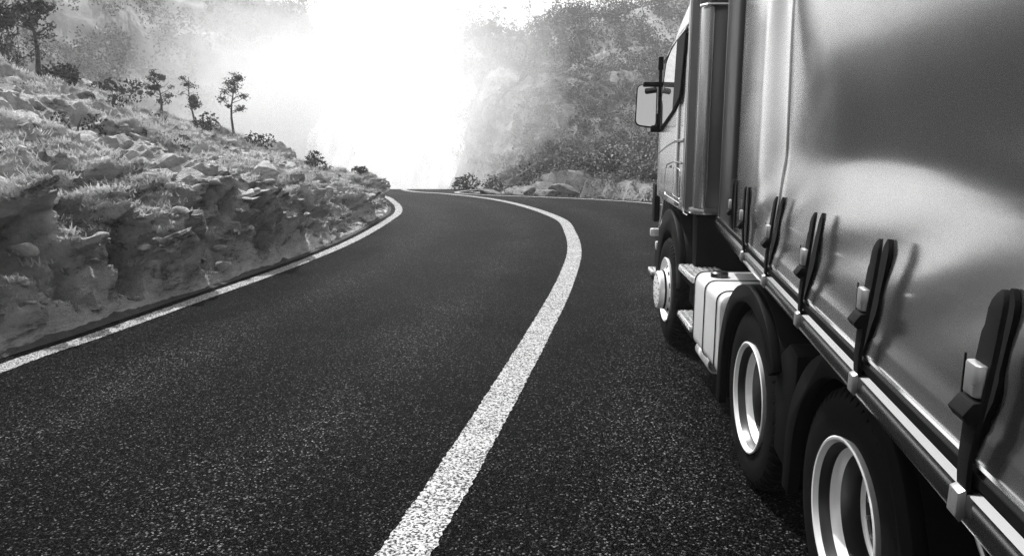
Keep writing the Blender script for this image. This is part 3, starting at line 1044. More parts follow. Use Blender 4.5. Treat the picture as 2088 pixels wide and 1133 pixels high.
mb = MB()
zs = [1.34, 1.42, 1.55, 1.7, 1.9, 2.1, 2.3, 2.45, 2.6, 2.72, 2.82, 2.9, 2.96, 3.02, 3.08, 3.15, 3.22, 3.28]
mb.loft([cab_ring(z, 3.62) for z in zs] + [cab_ring(3.31, 3.7, 3.95, 0.1), cab_ring(3.33, 3.75, 3.85, 0.4)])
cabo = mb.build('cab_body', 'silver_paint', TR, angle=50)
# lower front corner of the cab, ahead of the wheel arch
mb = MB()
poly_yz = [(5.05, 1.338), (5.12, 1.22), (5.22, 1.10), (5.32, 1.03), (5.5, 1.0), (5.72, 1.02), (5.78, 1.12), (5.79, 1.338)]
rl = [(cab_side(y, z) + 0.003 + (0.14 * sstep(np.array([y]), 5.5, 5.79)[0]), y, z) for y, z in poly_yz]
rr_ = [(-x, y, z) for x, y, z in rl]
mb.loft([rl, rr_])
mb.build('front_corner', 'silver_paint', TR, bevel=0.012)
# door skin, 8 mm proud, with its seam
def side_patch(poly, lift, thick=0.02):
    mb = MB()
    a = [(cab_side(y, z) - lift, y, z) for y, z in poly]
    c = [(cab_side(y, z) - lift + thick, y, z) for y, z in poly]
    mb.loft([a, c])
    return mb
def side_path(pts, lift=0.004):
    return [(cab_side(y, z) - lift, y, z) for y, z in pts]
def round_poly(poly, r, n=5):
    out = []
    P = [Vector((p[0], p[1])) for p in poly]
    for i, p in enumerate(P):
        a, c = P[i - 1], P[(i + 1) % len(P)]
        d1, d2 = (a - p), (c - p)
        rr = min(r, d1.length * .45, d2.length * .45)
        p1, p2 = p + d1.normalized() * rr, p + d2.normalized() * rr
        for t in np.linspace(0, 1, n):
            q = p1 * (1 - t) ** 2 + p * 2 * t * (1 - t) + p2 * t ** 2
            out.append((q.x, q.y))
    return out

def grid_patch(y0, y1, zlo, zhi, lift, thick=0.016, ny=10, nz=14):
    """a door-like sheet that follows the cab side; zlo/zhi are functions of y"""
    outer, inner = [], []
    for i in range(ny + 1):
        y = y0 + (y1 - y0) * i / ny
        for j in range(nz + 1):
            z = zlo(y) + (zhi(y) - zlo(y)) * j / nz
            outer.append((cab_side(y, z) - lift, y, z))
    V = np.array(outer)
    return V, grid_faces(ny + 1, nz + 1)
Vd, Fd = grid_patch(3.98, 5.36, lambda y: 1.355, lambda y: float(np.interp(y, [3.98, 4.5, 4.9, 5.15, 5.36], [2.86, 2.82, 2.66, 2.4, 2.06])), 0.007)
door = np_obj('door', Vd, Fd, 'silver_paint', TR)
sm = door.modifiers.new('thick', 'SOLIDIFY'); sm.thickness = 0.014; sm.offset = 0
bv = door.modifiers.new('edge', 'BEVEL'); bv.width = 0.004; bv.segments = 2; bv.limit_method = 'ANGLE'
# pressed character lines
for z0, z1, rad in ((1.925, 1.80, 0.016), (2.885, 2.70, 0.014)):
    pts = [(3.66, z0), (4.2, z0 - (z0 - z1) * .12), (4.7, z0 - (z0 - z1) * .45), (5.3, z1)]
    MB().tube(side_path(pts, 0.003), rad, 8).build('pressed_line', 'silver_paint', TR)
# recess rim round the handle and the little locker lid
rim_pts = [(3.72, 1.735), (4.2, 1.735), (4.62, 1.70), (4.74, 1.64), (4.78, 1.56), (4.79, 1.44), (4.74, 1.405), (4.3, 1.40), (3.76, 1.395)]
MB().tube(side_path(rim_pts, 0.010), 0.0085, 8).build('door_trim', 'chrome', door)
hp = round_poly([(4.28, 1.735 - .02), (4.56, 1.67), (4.60, 1.60), (4.54, 1.53), (4.28, 1.53)], 0.05)
side_patch(hp, 0.014, 0.03).build('door_handle', 'black_plastic', door, bevel=0.006)
lp = round_poly([(3.78, 1.68), (4.18, 1.69), (4.20, 1.44), (3.80, 1.43)], 0.05)
MB().tube(side_path(lp + [lp[0]], 0.011), 0.0055, 6).build('locker_lid_rim', 'chrome', door)
# side window: front pane and dark rear part, framed
wf_poly = [(4.27, 2.19), (5.12, 2.055), (5.20, 2.075), (5.05, 2.40), (4.86, 2.66), (4.62, 2.74), (4.27, 2.79)]
wr_poly = [(3.80, 2.80), (3.83, 2.36), (3.90, 2.28), (4.265, 2.19), (4.265, 2.79)]
win = side_patch(round_poly(wf_poly, 0.03), 0.030, 0.03).build('side_window', 'window_glass', TR)
side_patch(round_poly(wr_poly, 0.03), 0.030, 0.03).build('rear_pane', 'window_dark', win)
fr = round_poly([(3.775, 2.825), (3.81, 2.34), (3.88, 2.255), (4.3, 2.165), (5.13, 2.03), (5.23, 2.06), (5.08, 2.41), (4.88, 2.69), (4.62, 2.77)], 0.04)
MB().tube(side_path(fr + [fr[0]], 0.020), 0.013, 6).build('window_frame', 'black_plastic', win)

# side fairing behind the cab: bright edge strip, rounded column, flat return panel
def fairing(sgn):
    def M(pts): return [(sgn * x, y) for x, y in pts]
    z0, z1 = 1.36, 3.26
    col = [(-1.19, 3.60), (-1.19, 3.46)] + [(-1.13 - 0.062 * math.cos(a), 3.44 - 0.075 * math.sin(a)) for a in np.linspace(0.25, math.pi / 2 + .5, 12)] + [(-1.085, 3.44), (-1.085, 3.60)]
    c = MB().prism(M(col), 'z', z0 + 0.03, 2.93).build('side_fairing', 'silver_paint', TR, bevel=0.006, angle=40)
    # panel set back behind the column (dark channel), and the return panel
    MB().prism(M([(-1.235, 3.63), (-1.235, 3.56), (-1.17, 3.53), (-1.17, 3.63)]), 'z', z0, z1).build('channel', 'grey_panel', c)
    MB().prism(M([(-1.102, 3.62), (-1.102, 3.425), (-0.955, 3.40), (-0.94, 3.42), (-0.94, 3.62)]), 'z', z0, z1).build('return_panel', 'grey_panel', c, bevel=0.008)
    MB().tube([(sgn * -1.096, 3.418, z0 + .02), (sgn * -1.096, 3.418, 2.92)], 0.005, 6).build('seam_bead', 'clamp_metal', c)
    MB().tube([(sgn * -0.945, 3.398, z0 + .02), (sgn * -0.945, 3.398, z1)], 0.004, 6).build('seam_bead', 'clamp_metal', c)
    MB().tube([(sgn * -1.246, 3.605, z1), (sgn * -1.246, 3.60, z0 + .02), (sgn * -1.24, 3.57, z0 - .03), (sgn * -1.215, 3.54, z0 - .045)], 0.009, 8).build('edge_strip', 'chrome', c)
    # cap above the column
    MB().prism(M([(-1.19, 3.62), (-1.20, 3.42), (-1.13, 3.345), (-1.06, 3.37), (-0.94, 3.38), (-0.94, 3.62)]), 'z', 2.945, 3.27).build('fairing_cap', 'grey_panel', c, bevel=0.012)
    MB().tube([(sgn * -1.205, 3.40, 2.935), (sgn * -1.16, 3.35, 2.937), (sgn * -1.10, 3.36, 2.94), (sgn * -0.945, 3.372, 2.94)], 0.011, 8).build('cap_bead', 'chrome', c)
    MB().prism(M([(-1.225, 3.60), (-1.19, 3.42), (-1.12, 3.37), (-0.95, 3.405), (-0.95, 3.6)]), 'z', z0 - 0.025, z0 + 0.028).build('fairing_foot', 'silver_paint', c, bevel=0.01)
fairing(1); fairing(-1)
# rear wall of the cab and dark undercarriage behind the arch
MB().box((0, 3.74, 2.3), (2.30, 0.20, 1.9)).build('cab_rear_wall', 'black_plastic', TR)
MB().box((0, 4.45, 1.25), (1.9, 1.9, 0.17)).build('cab_floor', 'black_frame', TR)
# bumper, corner deflector, lamps, front step
mb = MB(); mb.prism(round_poly([(5.25, 0.36), (5.86, 0.36), (5.86, 1.0), (5.2, 1.0)], 0.08), 'x', -1.15, 1.15)
bump = mb.build('bumper', 'black_plastic', TR, bevel=0.02)
MB().prism(round_poly([(5.70, 1.03), (5.93, 1.03), (5.93, 1.46), (5.70, 1.46)], 0.06), 'x', -1.19, -1.13).build('corner_deflector', 'black_plastic', TR, bevel=0.015)
MB().box((-1.19, 5.62, 0.93), (0.10, 0.07, 0.085)).build('marker_lamp', 'lamp_lens', TR, bevel=0.012)
MB().box((-1.165, 5.5, 0.80), (0.06, 0.07, 0.09)).build('marker_lamp', 'lamp_lens', TR, bevel=0.012)

# mirror: housing, glass, stalk, arms
mir = MB()
mr = round_poly([(-1.475, 2.07), (-1.262, 2.04), (-1.248, 2.48), (-1.45, 2.50)], 0.06, 6)
my = lambda x, z: 5.26 + (-1.25 - x) * 0.22 + (z - 2.05) * 0.26
mir.loft([[(x, my(x, z), z) for x, z in mr], [(x * 0.97 - 0.04, my(x, z) + .08, z * .97 + .07) for x, z in mr], [(x * 0.9 - 0.135, my(x, z) + .14, z * .9 + .23) for x, z in mr]])
mo = mir.build('mirror', 'black_plastic', TR, bevel=0.004)
mg = round_poly([(-1.466, 2.085), (-1.271, 2.058), (-1.258, 2.47), (-1.443, 2.49)], 0.055, 6)
MB().loft([[(x, my(x, z) - .008, z) for x, z in mg], [(x, my(x, z) - .002, z) for x, z in mg]]).build('mirror_glass', 'mirror_glass', mo)
mb = MB()
mb.tube([(-1.235, 5.26, 2.70), (-1.235, 5.26, 2.10)], 0.017, 8)
mb.build('mirror_stalk', 'black_plastic', mo)
MB().box((-1.30, 5.28, 2.485), (0.21, 0.05, 0.05)).build('mirror_arm', 'black_plastic', mo, bevel=0.01)
MB().box((-1.26, 5.28, 2.04), (0.11, 0.07, 0.07)).build('mirror_arm', 'black_plastic', mo, bevel=0.014)
MB().box((-1.235, 5.26, 2.13), (0.05, 0.05, 0.13)).build('mirror_bracket', 'black_plastic', mo, bevel=0.008)
MB().box((-1.235, 5.26, 2.69), (0.05, 0.05, 0.13)).build('mirror_bracket', 'black_plastic', mo, bevel=0.008)

# ---- wheels
def tyre(mb, c, x0, w, lugs=56):
    """tyre between x0 and x0+w; shoulder lugs cut by cross grooves"""
    R = 0.503
    prof = [(0.296, 0.035, 0), (0.315, 0.012, 0), (0.36, 0.0, 0), (0.415, -0.004, 0), (0.455, 0.004, 0), (0.478, 0.013, 1), (0.494, 0.028, 1), (R, 0.05, 1),
            (R + 0.001, 0.075, 1), (R - 0.012, 0.078, 0), (R - 0.012, 0.086, 0), (R + 0.002, 0.089, 0.35), (R + 0.002, w * .5 - .006, 0.35), (R - .012, w * .5 - .004, 0), (R - .012, w * .5 + .004, 0),
            (R + .002, w * .5 + .006, .35), (R + .002, w - .089, .35), (R - .012, w - .086, 0), (R - .012, w - .078, 0), (R + .001, w - .075, 1), (R, w - .05, 1), (.494, w - .028, 1), (.478, w - .013, 1),
            (.455, w - .004, 0), (.415, w + .004, 0), (.36, w, 0), (.315, w - .012, 0), (.296, w - .035, 0)]
    rings = []
    for k in range(lugs):
        for fr_, gdep in ((0.0, 0), (0.70, 0), (0.74, 1), (0.96, 1)):
            a = 2 * math.pi * (k + fr_) / lugs
            ring = []
            for j, (r, x, gr_) in enumerate(prof):
                sk = 0.05 * (x - w / 2) / w
                rr2 = r - 0.016 * gr_ * gdep
                ring.append((c[0] + x0 + x, c[1] + rr2 * math.cos(a + sk), c[2] + rr2 * math.sin(a + sk)))
            rings.append(ring)
    n = len(prof); b0 = len(mb.v)
    for r in rings: mb.v.extend(r)
    for i in range(len(rings)):
        i2 = (i + 1) % len(rings)
        for j in range(n - 1):
            mb.f.append((b0 + i * n + j, b0 + i2 * n + j, b0 + i2 * n + j + 1, b0 + i * n + j + 1))

def bolts(mb, c, r, x, n, rad=0.012, h=0.03):
    for k in range(n):
        a = 2 * math.pi * (k + .5) / n
        y, z = c[1] + r * math.cos(a), c[2] + r * math.sin(a)
        mb.tube([(c[0] + x, y, z), (c[0] + x - h, y, z)], rad, 6)

def rear_wheel(y, sgn=1):
    root = MB(); tyre(root, (0, 0, 0), 0.0, 0.275)
    t = root.build('wheel', 'rubber', TR, angle=25)
    mb = MB(); tyre(mb, (0, 0, 0), 0.33, 0.275)
    mb.build('inner_tyre', 'rubber', t, angle=25)
    mb = MB()
    mb.lathe([(0.297, 0.03), (0.309, 0.006), (0.312, -0.006), (0.306, -0.010), (0.298, -0.008), (0.292, 0.002), (0.287, 0.012)], (0, 0, 0), 96)
    mb.build('rim_flange', 'rim_metal', t)
    mb = MB(); mb.lathe([(0.287, 0.012), (0.282, 0.022), (0.276, 0.045), (0.268, 0.052)], (0, 0, 0), 96)
    mb.build('rim_well', 'rim_dark', t)
    mb = MB(); mb.lathe([(0.268, 0.052), (0.258, 0.060), (0.252, 0.078), (0.248, 0.088)], (0, 0, 0), 96)
    mb.build('rim_step', 'rim_metal', t)
    mb = MB(); mb.lathe([(0.248, 0.088), (0.240, 0.12), (0.238, 0.165)], (0, 0, 0), 96)
    mb.build('rim_barrel', 'rim_dark', t)
    mb = MB(); mb.lathe([(0.238, 0.165), (0.230, 0.168), (0.224, 0.174), (0.222, 0.18)], (0, 0, 0), 96)
    mb.build('rim_ring', 'rim_metal', t)
    mb = MB(); mb.lathe([(0.222, 0.18), (0.20, 0.21), (0.155, 0.225), (0.13, 0.22)], (0, 0, 0), 96)
    mb.build('rim_disc', 'rim_dark', t)
    mb = MB(); mb.lathe([(0.13, 0.22), (0.128, 0.17), (0.118, 0.15), (0.02, 0.145), (0.0, 0.145)], (0, 0, 0), 64)
    mb.build('hub', 'black_frame', t)
    mb = MB(); bolts(mb, (0, 0, 0), 0.165, 0.222, 10, 0.014, 0.045); bolts(mb, (0, 0, 0), 0.095, 0.15, 8, 0.009, 0.02)
    tag(mb.build('wheel_nuts', 'clamp_metal', t), kind='stuff')
    t.location = (sgn * (XL - 0.002), y, 0.503)
    if sgn < 0: t.rotation_euler = (0, 0, math.pi)
    return t
rw = rear_wheel(0.0)
rw2 = copy_tree(rw, TR); rw2.location.y = 1.39
def front_wheel(y):
    root = MB(); tyre(root, (0, 0, 0), 0.0, 0.31)
    t = root.build('wheel', 'rubber', TR, angle=25)
    MB().lathe([(0.297, 0.03), (0.309, 0.006), (0.312, -0.006), (0.306, -0.010), (0.298, -0.006), (0.288, 0.010), (0.282, 0.03)], (0, 0, 0), 96).build('rim_flange', 'rim_metal', t)
    # disc with hand holes
    mb = MB()
    seg = 80
    pr = [(0.282, 0.03), (0.262, 0.035), (0.235, 0.022), (0.205, 0.0), (0.185, -0.02), (0.17, -0.035)]
    rings = []
    n = len(pr)
    for k in range(seg):
        a = 2 * math.pi * k / seg
        rings.append([(x, r * math.cos(a), r * math.sin(a)) for r, x in pr])
    for r in rings: mb.v.extend(r)
    for i in range(seg):
        for j in range(n - 1):
            if j in (2,) and (i % 8) in (2, 3, 4): continue      # hand hole
            i2 = (i + 1) % seg
            mb.f.append((i * n + j, i2 * n + j, i2 * n + j + 1, i * n + j + 1))
    mb.build('rim_disc', 'rim_metal', t)
    MB().lathe([(0.28, 0.06), (0.17, 0.05), (0.0, 0.05)], (0, 0, 0), 48).build('brake_drum', 'black_frame', t)
    mb = MB(); mb.lathe([(0.187, -0.012), (0.190, -0.03), (0.184, -0.036)], (0, 0, 0), 64)
    mb.build('cap_ring', 'black_frame', t)
    mb = MB(); mb.lathe([(0.184, -0.02), (0.182, -0.075), (0.172, -0.088), (0.10, -0.096), (0.0, -0.098)], (0, 0, 0), 64)
    hc = mb.build('hub_cap', 'rim_metal', t)
    mb = MB(); bolts(mb, (0, 0, 0), 0.15, -0.088, 16, 0.006, 0.008); bolts(mb, (0, 0, 0), 0.075, -0.094, 8, 0.005, 0.008)
    tag(mb.build('cap_bolts', 'black_frame', hc), kind='stuff')
    t.location = (XL - 0.002, y, 0.503)
    return t
fw = front_wheel(4.52)
# steered slightly into the bend
fw.rotation_euler = (0, 0, math.radians(1.5))

# ---- fenders: arched bands
def arch(cy, r0, r1, a0, a1, x0, x1, tail=None, n=26, cz_=0.5, lip=0.05, flat=1.0):
    """arch band over a wheel from angle a0 to a1 (degrees, 0 = forward, 90 = up): top shell plus outer lip"""
    mb = MB()
    ang = np.radians(np.linspace(a0, a1, n))
    outer = [(cy + r1 * math.cos(a), cz_ + r1 * flat * math.sin(a)) for a in ang]
    inner = [(cy + r0 * math.cos(a), cz_ + r0 * flat * math.sin(a)) for a in ang]
    if tail is not None:           # straight flap below the ends
        outer = [(outer[0][0], tail)] + outer
        inner = [(inner[0][0], tail)] + inner
    poly = outer + inner[::-1]
    mb.prism(poly, 'x', x0, x0 + lip)
    mid_ = [(y_, z_) for (y_, z_) in outer]
    th = [(cy + (y_ - cy) * (1 - 0.03), cz_ + (z_ - cz_) * (1 - 0.03)) for y_, z_ in outer]
    mb.prism([p for p in outer] + th[::-1], 'x', x0 + lip, x1)
    return mb
arch(1.41, 0.535, 0.635, -5, 150, -1.255, -0.58, tail=0.27).build('fender', 'black_plastic', TR, bevel=0.008)
arch(0.0, 0.535, 0.635, 8, 178, -1.255, -0.58, tail=0.34).build('fender', 'black_plastic', TR, bevel=0.008)
# side valance between the two rear arches
MB().prism([(0.92, 0.40), (0.70, 0.36), (0.66, 0.72), (0.66, 0.95), (0.78, 0.98), (0.90, 0.90), (0.98, 0.7)], 'x', -1.21, -0.60).build('fender_bridge', 'black_plastic', TR, bevel=0.01)
arch(4.52, 0.575, 0.78, -12, 168, -1.215, -0.72, tail=None, lip=0.06).build('fender', 'black_plastic', TR, bevel=0.012)
MB().prism([(3.74, 0.55), (3.66, 0.9), (3.72, 1.30), (3.62, 1.33), (3.5, 1.30), (3.5, 0.55)], 'x', -1.14, -0.7).build('splash_guard', 'black_frame', TR, bevel=0.01)

# ---- steps, tank, exhaust
def step(y0, y1, z, x0=-1.25, name='step'):
    st_ = MB().box(((x0 - 0.95) / 2, (y0 + y1) / 2, z), (-0.95 - x0, y1 - y0, 0.05)).build(name, 'tread_plate', TR, bevel=0.006)
    mb = MB()
    nx_, ny_ = 7, int((y1 - y0) / 0.035)
    for i in range(nx_):
        for j in range(ny_):
            a = 0.6 if (i + j) % 2 else -0.6
            mb.box((x0 + 0.025 + i * 0.04, y0 + 0.02 + j * 0.035, z + 0.0265), (0.028, 0.009, 0.007), Matrix.Rotation(a, 3, 'Z'))
    for j in range(ny_):
        for i in range(1):
            mb.box((x0 - 0.002, y0 + 0.02 + j * 0.035, z), (0.007, 0.009, 0.026), Matrix.Rotation(0.6 if j % 2 else -0.6, 3, 'X'))
    mb.build('tread_studs', 'tread_plate', st_)
    MB().box((-1.05, (y0 + y1) / 2, z - 0.06), (0.34, y1 - y0 - .02, 0.06)).build('step_bracket', 'black_frame', st_)
step(3.06, 3.66, 0.865)
step(3.06, 3.62, 0.475)
step(5.32, 5.62, 0.52)

def tank_ring(y, sh=0.0):
    pts = round_poly([(-1.25 + sh, 0.40 + sh), (-1.25 + sh, 0.955 - sh), (-0.62 - sh, 0.955 - sh), (-0.62 - sh, 0.40 + sh)], 0.085, 8)
    return [(x, y, z) for x, z in pts]
tank = MB().loft([tank_ring(2.05, 0.03), tank_ring(2.062, 0.006), tank_ring(2.075), tank_ring(2.945), tank_ring(2.965, 0.006), tank_ring(2.98, 0.03)]).build('fuel_tank', 'tank_metal', TR, angle=45)
for ys_ in (2.15, 2.53, 2.90):
    st_ = MB()
    r1 = [(p[0], p[1], p[2]) for p in tank_ring(ys_ - 0.013, -0.006)]
    r2 = [(p[0], p[1], p[2]) for p in tank_ring(ys_ + 0.013, -0.006)]
    st_.loft([r1, r2])
    so = st_.build('tank_strap', 'black_frame', tank)
    r1 = tank_ring(ys_ - 0.020, -0.003); r2 = tank_ring(ys_ + 0.020, -0.003)
    MB().loft([r1, r2]).build('strap_liner', 'rim_metal', so)
MB().lathe([(0.0, -0.03), (0.05, -0.03), (0.062, -0.02), (0.062, 0.03)], (0, 0, 0), 32).build('filler_cap', 'rim_dark', tank)
fc_ = bpy.data.objects['filler_cap']
fc_.rotation_euler = (0, math.radians(90), 0); fc_.location = (-1.12, 2.70, 0.965)
# exhaust pipe below the tank
mb = MB()
ex = []
for y_, r_ in ((3.0, 0.062), (3.0, 0.056), (2.5, 0.056)):
    ex.append([(-1.13 + r_ * math.cos(a), y_ - 0.0, 0.315 + r_ * math.sin(a)) for a in np.linspace(0, 2 * math.pi, 28, endpoint=False)])
pipe_o = [[(-1.13 + 0.062 * math.cos(a), y_, 0.315 + 0.062 * math.sin(a)) for a in np.linspace(0, 2 * math.pi, 28, endpoint=False)] for y_ in (2.62, 2.78, 2.3)]
mb.loft([pipe_o[0], [(-1.13 + 0.062 * math.cos(a), 3.1, 0.315 + 0.062 * math.sin(a)) for a in np.linspace(0, 2 * math.pi, 28, endpoint=False)]], True, False)
mb.loft([pipe_o[0], [(-1.13 + 0.054 * math.cos(a), 2.62, 0.315 + 0.054 * math.sin(a)) for a in np.linspace(0, 2 * math.pi, 28, endpoint=False)],
         [(-1.13 + 0.052 * math.cos(a), 3.05, 0.315 + 0.052 * math.sin(a)) for a in np.linspace(0, 2 * math.pi, 28, endpoint=False)]], True, False)
mb.build('exhaust_pipe', 'rim_metal', TR, angle=40)
# chassis
mb = MB()
for sx in (-0.42, 0.42):
    mb.box((sx, 2.1, 0.86), (0.09, 7.0, 0.27))
for y_ in (-1.0, 0.7, 2.0, 3.4, 4.9):
    mb.box((0, y_, 0.86), (0.80, 0.12, 0.2))
mb.build('chassis', 'black_frame', TR, bevel=0.01)
for y_ in (0.0, 1.39, 4.52):
    MB().tube([(-1.0, y_, 0.5), (1.0, y_, 0.5)], 0.075, 12).build('axle', 'black_frame', TR)
MB().box((0, 0.75, 1.08), (0.95, 0.9, 0.12)).build('fifth_wheel', 'black_frame', TR, bevel=0.03)
MB().box((0, 2.3, 1.03), (1.3, 1.9, 0.05)).build('deck_plate', 'black_frame', TR)
for y_ in (0.0, 1.39):
    o = copy_tree(rw, TR); o.location = (1.224, y_, 0.503); o.rotation_euler = (0, 0, math.pi)
o = copy_tree(fw, TR); o.location = (1.224, 4.52, 0.503); o.rotation_euler = (0, 0, math.pi)

# ------------------------------------------------------------------ trailer
TL = empty('semi_trailer', (2.0526, 1.0204, 0), math.radians(-9.5))
tag(TL, 'grey curtain sided trailer with black buckle straps along the right edge', 'trailer')
YF, YB = 4.52, -9.0
XS = -1.262
# curtain skin as a gently billowing sheet
yv = np.concatenate([np.arange(YB, -1.5, 0.5), np.arange(-1.5, YF - 0.06, 0.035), [YF - 0.06]])
zv = np.concatenate([np.arange(1.358, 1.43, 0.012), np.arange(1.43, 3.2, 0.035), np.arange(3.2, 3.95, 0.15)])
YY, ZZ = np.meshgrid(yv, zv, indexing='ij')
LZ = np.array([1.30, 1.36, 1.50, 1.75, 1.9]); LS = np.array([0.22, 0.22, 0.14, 0.11, 0.11])
_lz = np.linspace(1.30, 1.9, 121); _ls = np.interp(_lz, LZ, LS)
_li = np.cumsum(_ls) * (_lz[1] - _lz[0]); _li = _li - np.interp(1.358, _lz, _li)
def lean_at(z):
    return float(np.interp(z, _lz, _li)) if z > 1.358 else 0.0
def curtain_slope(y, z):
    """dx/dz of the sheet: positive leans inward going up (faces the sky), negative faces the road"""
    lo, hi = np.interp(z, LZ, LS), -0.34
    zb = 1.80 + 0.05 * np.sin(1.9 * y + 0.6) + 0.05 * np.clip(y, -1, 4)
    t = sstep(z, zb - 0.06, zb + 0.08)
    near = 1 - sstep(y, 1.1, 2.6)
    hi_ = hi * near + 0.02 * (1 - near)
    front = 1 - sstep(y, 2.2, 2.7)
    return lo * (1 - t) * front + hi_ * front * t * (1 - sstep(z, 2.2, 2.65))
S = curtain_slope(YY, ZZ)
dzv = np.gradient(zv)
Xc = np.cumsum(S * dzv[None, :], axis=1)
Xc = Xc - Xc[:, :1]
Xc = Xc * np.exp(-np.clip(ZZ - 2.6, 0, 9) * 1.2)
Xc = Xc + 0.036 * np.clip(YY - 2.85, 0, 2) ** 1.5
pad = 0.0015 * np.sin(YY * 7.0 + 0.7 * ZZ) * sstep(ZZ, 1.5, 2.0)
pad = pad + 0.0035 * np.sin(11.0 * (YY * 0.8 + ZZ * 2.1) + 1.5 * np.sin(3 * YY)) * np.exp(-((ZZ - 1.60) / 0.11) ** 2) * np.exp(-np.clip(YY - 2.6, 0, 9))
V = np.stack([XS + Xc + pad, YY, ZZ], -1).reshape(-1, 3)
cur_o = np_obj('curtain', V, grid_faces(len(yv), len(zv))[:, ::-1], 'curtain', TL)
for ys_ in (2.27,):
    i = int(np.argmin(abs(yv - ys_)))
    pth = [tuple(V.reshape(len(yv), len(zv), 3)[i, j] + np.array([-0.001, 0, 0])) for j in range(0, len(zv), 3)]
    MB().tube(pth, 0.006, 6).build('weld_seam', 'curtain', cur_o)
# box body behind the curtain
MB().box((0.05, (YF + YB) / 2, 2.66), (2.36, YF - YB - 0.16, 2.6)).build('body_core', 'black_frame', TL)
MB().box((0.0, (YF + YB) / 2, 3.97), (2.54, YF - YB, 0.05)).build('roof', 'grey_panel', TL, bevel=0.02)
hw = MB()
hw.prism(round_poly([(-1.262, YF - 0.055), (-1.262, YF + 0.02), (1.262, YF + 0.02), (1.262, YF - 0.055)], 0.03), 'z', 1.25, 3.94)
hw.build('front_wall', 'grey_panel', TL, bevel=0.006)
refl_post = MB()  # black corner post stands in for the curtain's dark reflection of the cab
refl_post.prism([(-1.205, 3.78), (-1.235, 3.80), (-1.258, 3.90), (-1.268, 4.15), (-1.262, 4.40), (-1.24, 4.50), (-1.205, 4.52)], 'z', 1.34, 3.94)
refl_post.build('front_post_reflection', 'post_reflection_dark', TL, angle=60)
hem = MB()
hem.loft([[(XS - 0.004 + a, y_, 1.354 + c_) for a, c_ in ((0, 0), (-.006, .006), (-.004, .016), (0.006, .016), (.008, 0.0))] for y_ in (YB, YF - 0.06)])
hem.build('curtain_hem', 'chrome', cur_o)
# polished side rail; black strip above it stands in for the shaded gap
rp = [(-1.245, 1.338), (-1.272, 1.334), (-1.283, 1.322), (-1.286, 1.300), (-1.282, 1.276), (-1.270, 1.252), (-1.250, 1.246), (-1.20, 1.246), (-1.20, 1.338)]
rail = MB().prism(rp, 'y', YB, YF).build('side_rail', 'rail_metal', TL, angle=30)
MB().box((-1.237, (YF + YB) / 2, 1.349), (0.074, YF - YB, 0.020)).build('rail_gap_shade', 'black_frame', rail)
MB().box((0, (YF + YB) / 2, 1.285), (2.38, YF - YB - 0.02, 0.10)).build('floor_frame', 'black_frame', TL)
mb = MB()
for sx in (-0.5, 0.5):
    mb.box((sx, -2.2, 1.16), (0.12, 13.0, 0.16))
mb.build('trailer_beams', 'black_frame', TL)

# buckle straps
def strap(lean):
    mb = MB()
    # webbing: comes out of the curtain at the top, stands off, tapers to the hook at the rail
    prof = [(1.678, 0.006, -0.036), (1.670, 0.024, -0.038), (1.657, 0.042, -0.040), (1.642, 0.050, -0.041), (1.612, 0.050, -0.041), (1.600, 0.058, -0.042), (1.53, 0.060, -0.042), (1.47, 0.058, -0.042),
            (1.43, 0.050, -0.040), (1.38, 0.042, -0.036), (1.345, 0.040, -0.032), (1.318, 0.036, -0.030)]
    rings = []
    for z_, w_, x_ in prof:
        x_ = x_ + 0.72 * lean * lean_at(z_) + 0.010
        rings.append([(XS + x_ - 0.004, -w_ / 2, z_), (XS + x_ - 0.004, w_ / 2, z_), (XS + x_ + 0.006, w_ / 2, z_), (XS + x_ + 0.006, -w_ / 2, z_)])
    mb.loft(rings)
    o = mb.build('curtain_strap', 'dark_strap', TL, bevel=0.0015)
    shd_ = MB(); rings = []  # dark strip on the curtain in place of the strap's cast shadow
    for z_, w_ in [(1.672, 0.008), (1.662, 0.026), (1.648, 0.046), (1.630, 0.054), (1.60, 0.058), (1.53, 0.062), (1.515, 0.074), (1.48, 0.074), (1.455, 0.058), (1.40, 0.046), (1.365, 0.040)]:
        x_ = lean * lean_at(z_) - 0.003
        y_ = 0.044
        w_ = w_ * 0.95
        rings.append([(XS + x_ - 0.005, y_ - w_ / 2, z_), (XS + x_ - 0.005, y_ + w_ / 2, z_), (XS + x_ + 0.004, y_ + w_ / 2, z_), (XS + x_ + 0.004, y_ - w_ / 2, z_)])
    shd_.loft(rings)
    shd_.build('strap_shadow', 'dark_strap', o)
    c = MB()
    c.loft([[(XS - 0.045, -0.022, z_), (XS - 0.050, -0.015, z_), (XS - 0.050, 0.022, z_), (XS - 0.045, 0.031, z_), (XS - 0.030, 0.032, z_), (XS - 0.030, -0.024, z_)] for z_ in (1.494, 1.550)])
    bk = c.build('buckle', 'clamp_metal', o, bevel=0.003)
    bk.location.x = 0.72 * lean * lean_at(1.52)
    pn = MB().box((XS - 0.047, 0.0325, 1.517), (0.003, 0.003, 0.085)).build('buckle_pin', 'black_frame', o)
    pn.location.x = 0.72 * lean * lean_at(1.52)
    l = MB()
    l.prism([(XS - 0.032, 1.490), (XS - 0.047, 1.488), (XS - 0.063, 1.464), (XS - 0.052, 1.448), (XS - 0.032, 1.455)], 'y', -0.03, 0.034)
    lv = l.build('lever', 'dark_strap', o, bevel=0.003)
    lv.location.x = 0.72 * lean * lean_at(1.47)
    h = MB()
    h.prism([(XS - 0.022, 1.330), (XS - 0.036, 1.322), (XS - 0.037, 1.278), (XS - 0.028, 1.268), (XS - 0.020, 1.28)], 'y', -0.019, 0.019)
    h.build('hook', 'clamp_metal', o, bevel=0.002)
    return o
s0, s1 = strap(1.0), strap(0.0)
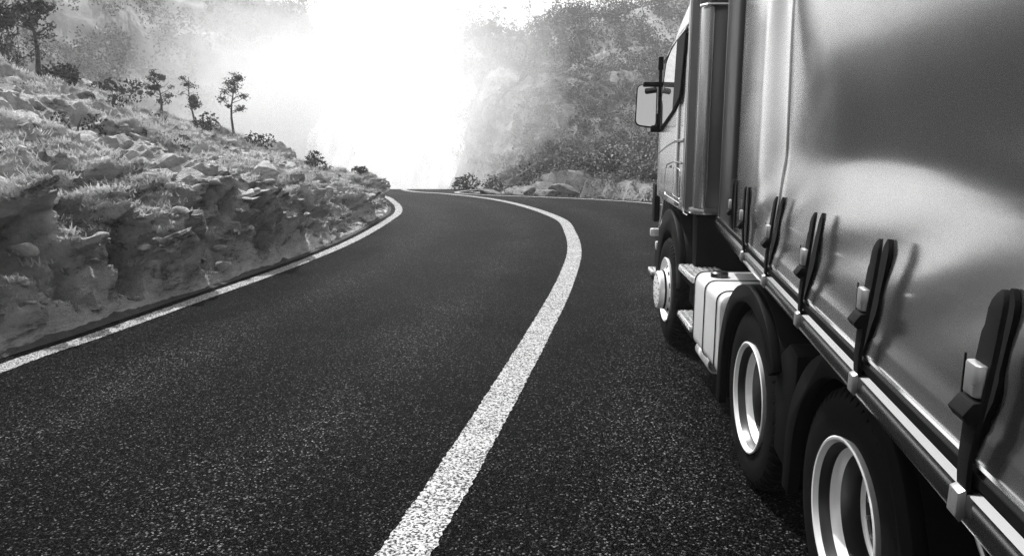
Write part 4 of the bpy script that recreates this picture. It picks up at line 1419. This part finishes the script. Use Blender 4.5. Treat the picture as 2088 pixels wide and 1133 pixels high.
for k, y_ in enumerate((0.0, 0.667, 1.39, 2.15, 2.9, 3.66, 4.33, -0.70)):
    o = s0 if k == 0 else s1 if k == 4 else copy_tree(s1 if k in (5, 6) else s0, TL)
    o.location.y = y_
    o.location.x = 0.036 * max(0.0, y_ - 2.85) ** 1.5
# loose tie-down below the rail near the camera
MB().tube([(-1.25, 0.02, 1.25), (-1.245, 0.0, 1.22), (-1.24, -0.03, 1.19), (-1.235, -0.05, 1.16), (-1.235, -0.06, 1.135)], 0.005, 6).build('tie_down', 'clamp_metal', TL)

# ------------------------------------------------------------------ mist of the waterfall and haze
def vol_mat(name, dens, aniso, col=1.0):
    m = bpy.data.materials.new(name)
    m.use_nodes = True
    nt = m.node_tree
    nt.nodes.clear()
    o = nt.nodes.new('ShaderNodeOutputMaterial')
    p = nt.nodes.new('ShaderNodeVolumePrincipled')
    p.inputs['Color'].default_value = g(col)
    p.inputs['Density'].default_value = dens
    p.inputs['Anisotropy'].default_value = aniso
    nt.links.new(p.outputs[0], o.inputs['Volume'])
    MATS[name] = m
    return m
vol_mat('haze', 0.0010, 0.3, 0.99)
vol_mat('mist', 0.013, 0.3, 0.985)
def blob(c, r, seed, name='mist'):
    bm = bmesh.new()
    bmesh.ops.create_icosphere(bm, subdivisions=4, radius=1.0)
    C = np.array([v.co[:] for v in bm.verts])
    k = 1 + 0.22 * fbm(C * 1.6 + seed * 3.1, 3, seed)
    C = C * k[:, None] * np.array(r) + np.array(c)
    for v_, q in zip(bm.verts, C): v_.co = q
    me = bpy.data.meshes.new(name)
    bm.to_mesh(me); bm.free()
    me.materials.append(MATS['mist'])
    o = bpy.data.objects.new(name, me)
    COL.objects.link(o)
    return o
for k, (c, r, lb) in enumerate([((-17, 94, 4), (22, 14, 17), 'white mist hanging over the gorge in front of the waterfall'),
                                ((-28, 92, 6), (16, 14, 15), 'mist drifting off the foot of the left mountain'),
                                ((-6, 70, 5), (11, 10, 14), 'thin mist curling round the end of the right hillside')]):
    outer = tag(blob(c, r, 800 + 7 * k), lb, 'mist', kind='stuff')
    for q, f in enumerate((0.80, 0.58)):
        core = blob(c, tuple(v_ * f for v_ in r), 801 + 7 * k + q, 'mist_core')
        core.parent = outer
        core['kind'] = 'stuff'
hz = MB().box((-10, 120, 31.0), (600, 370, 84)).build('haze', 'haze', smooth=False)
tag(hz, 'pale haze filling the valley air', 'haze', kind='stuff')
print('tris', sum(len(o.data.polygons) for o in bpy.data.objects if o.type == 'MESH'))
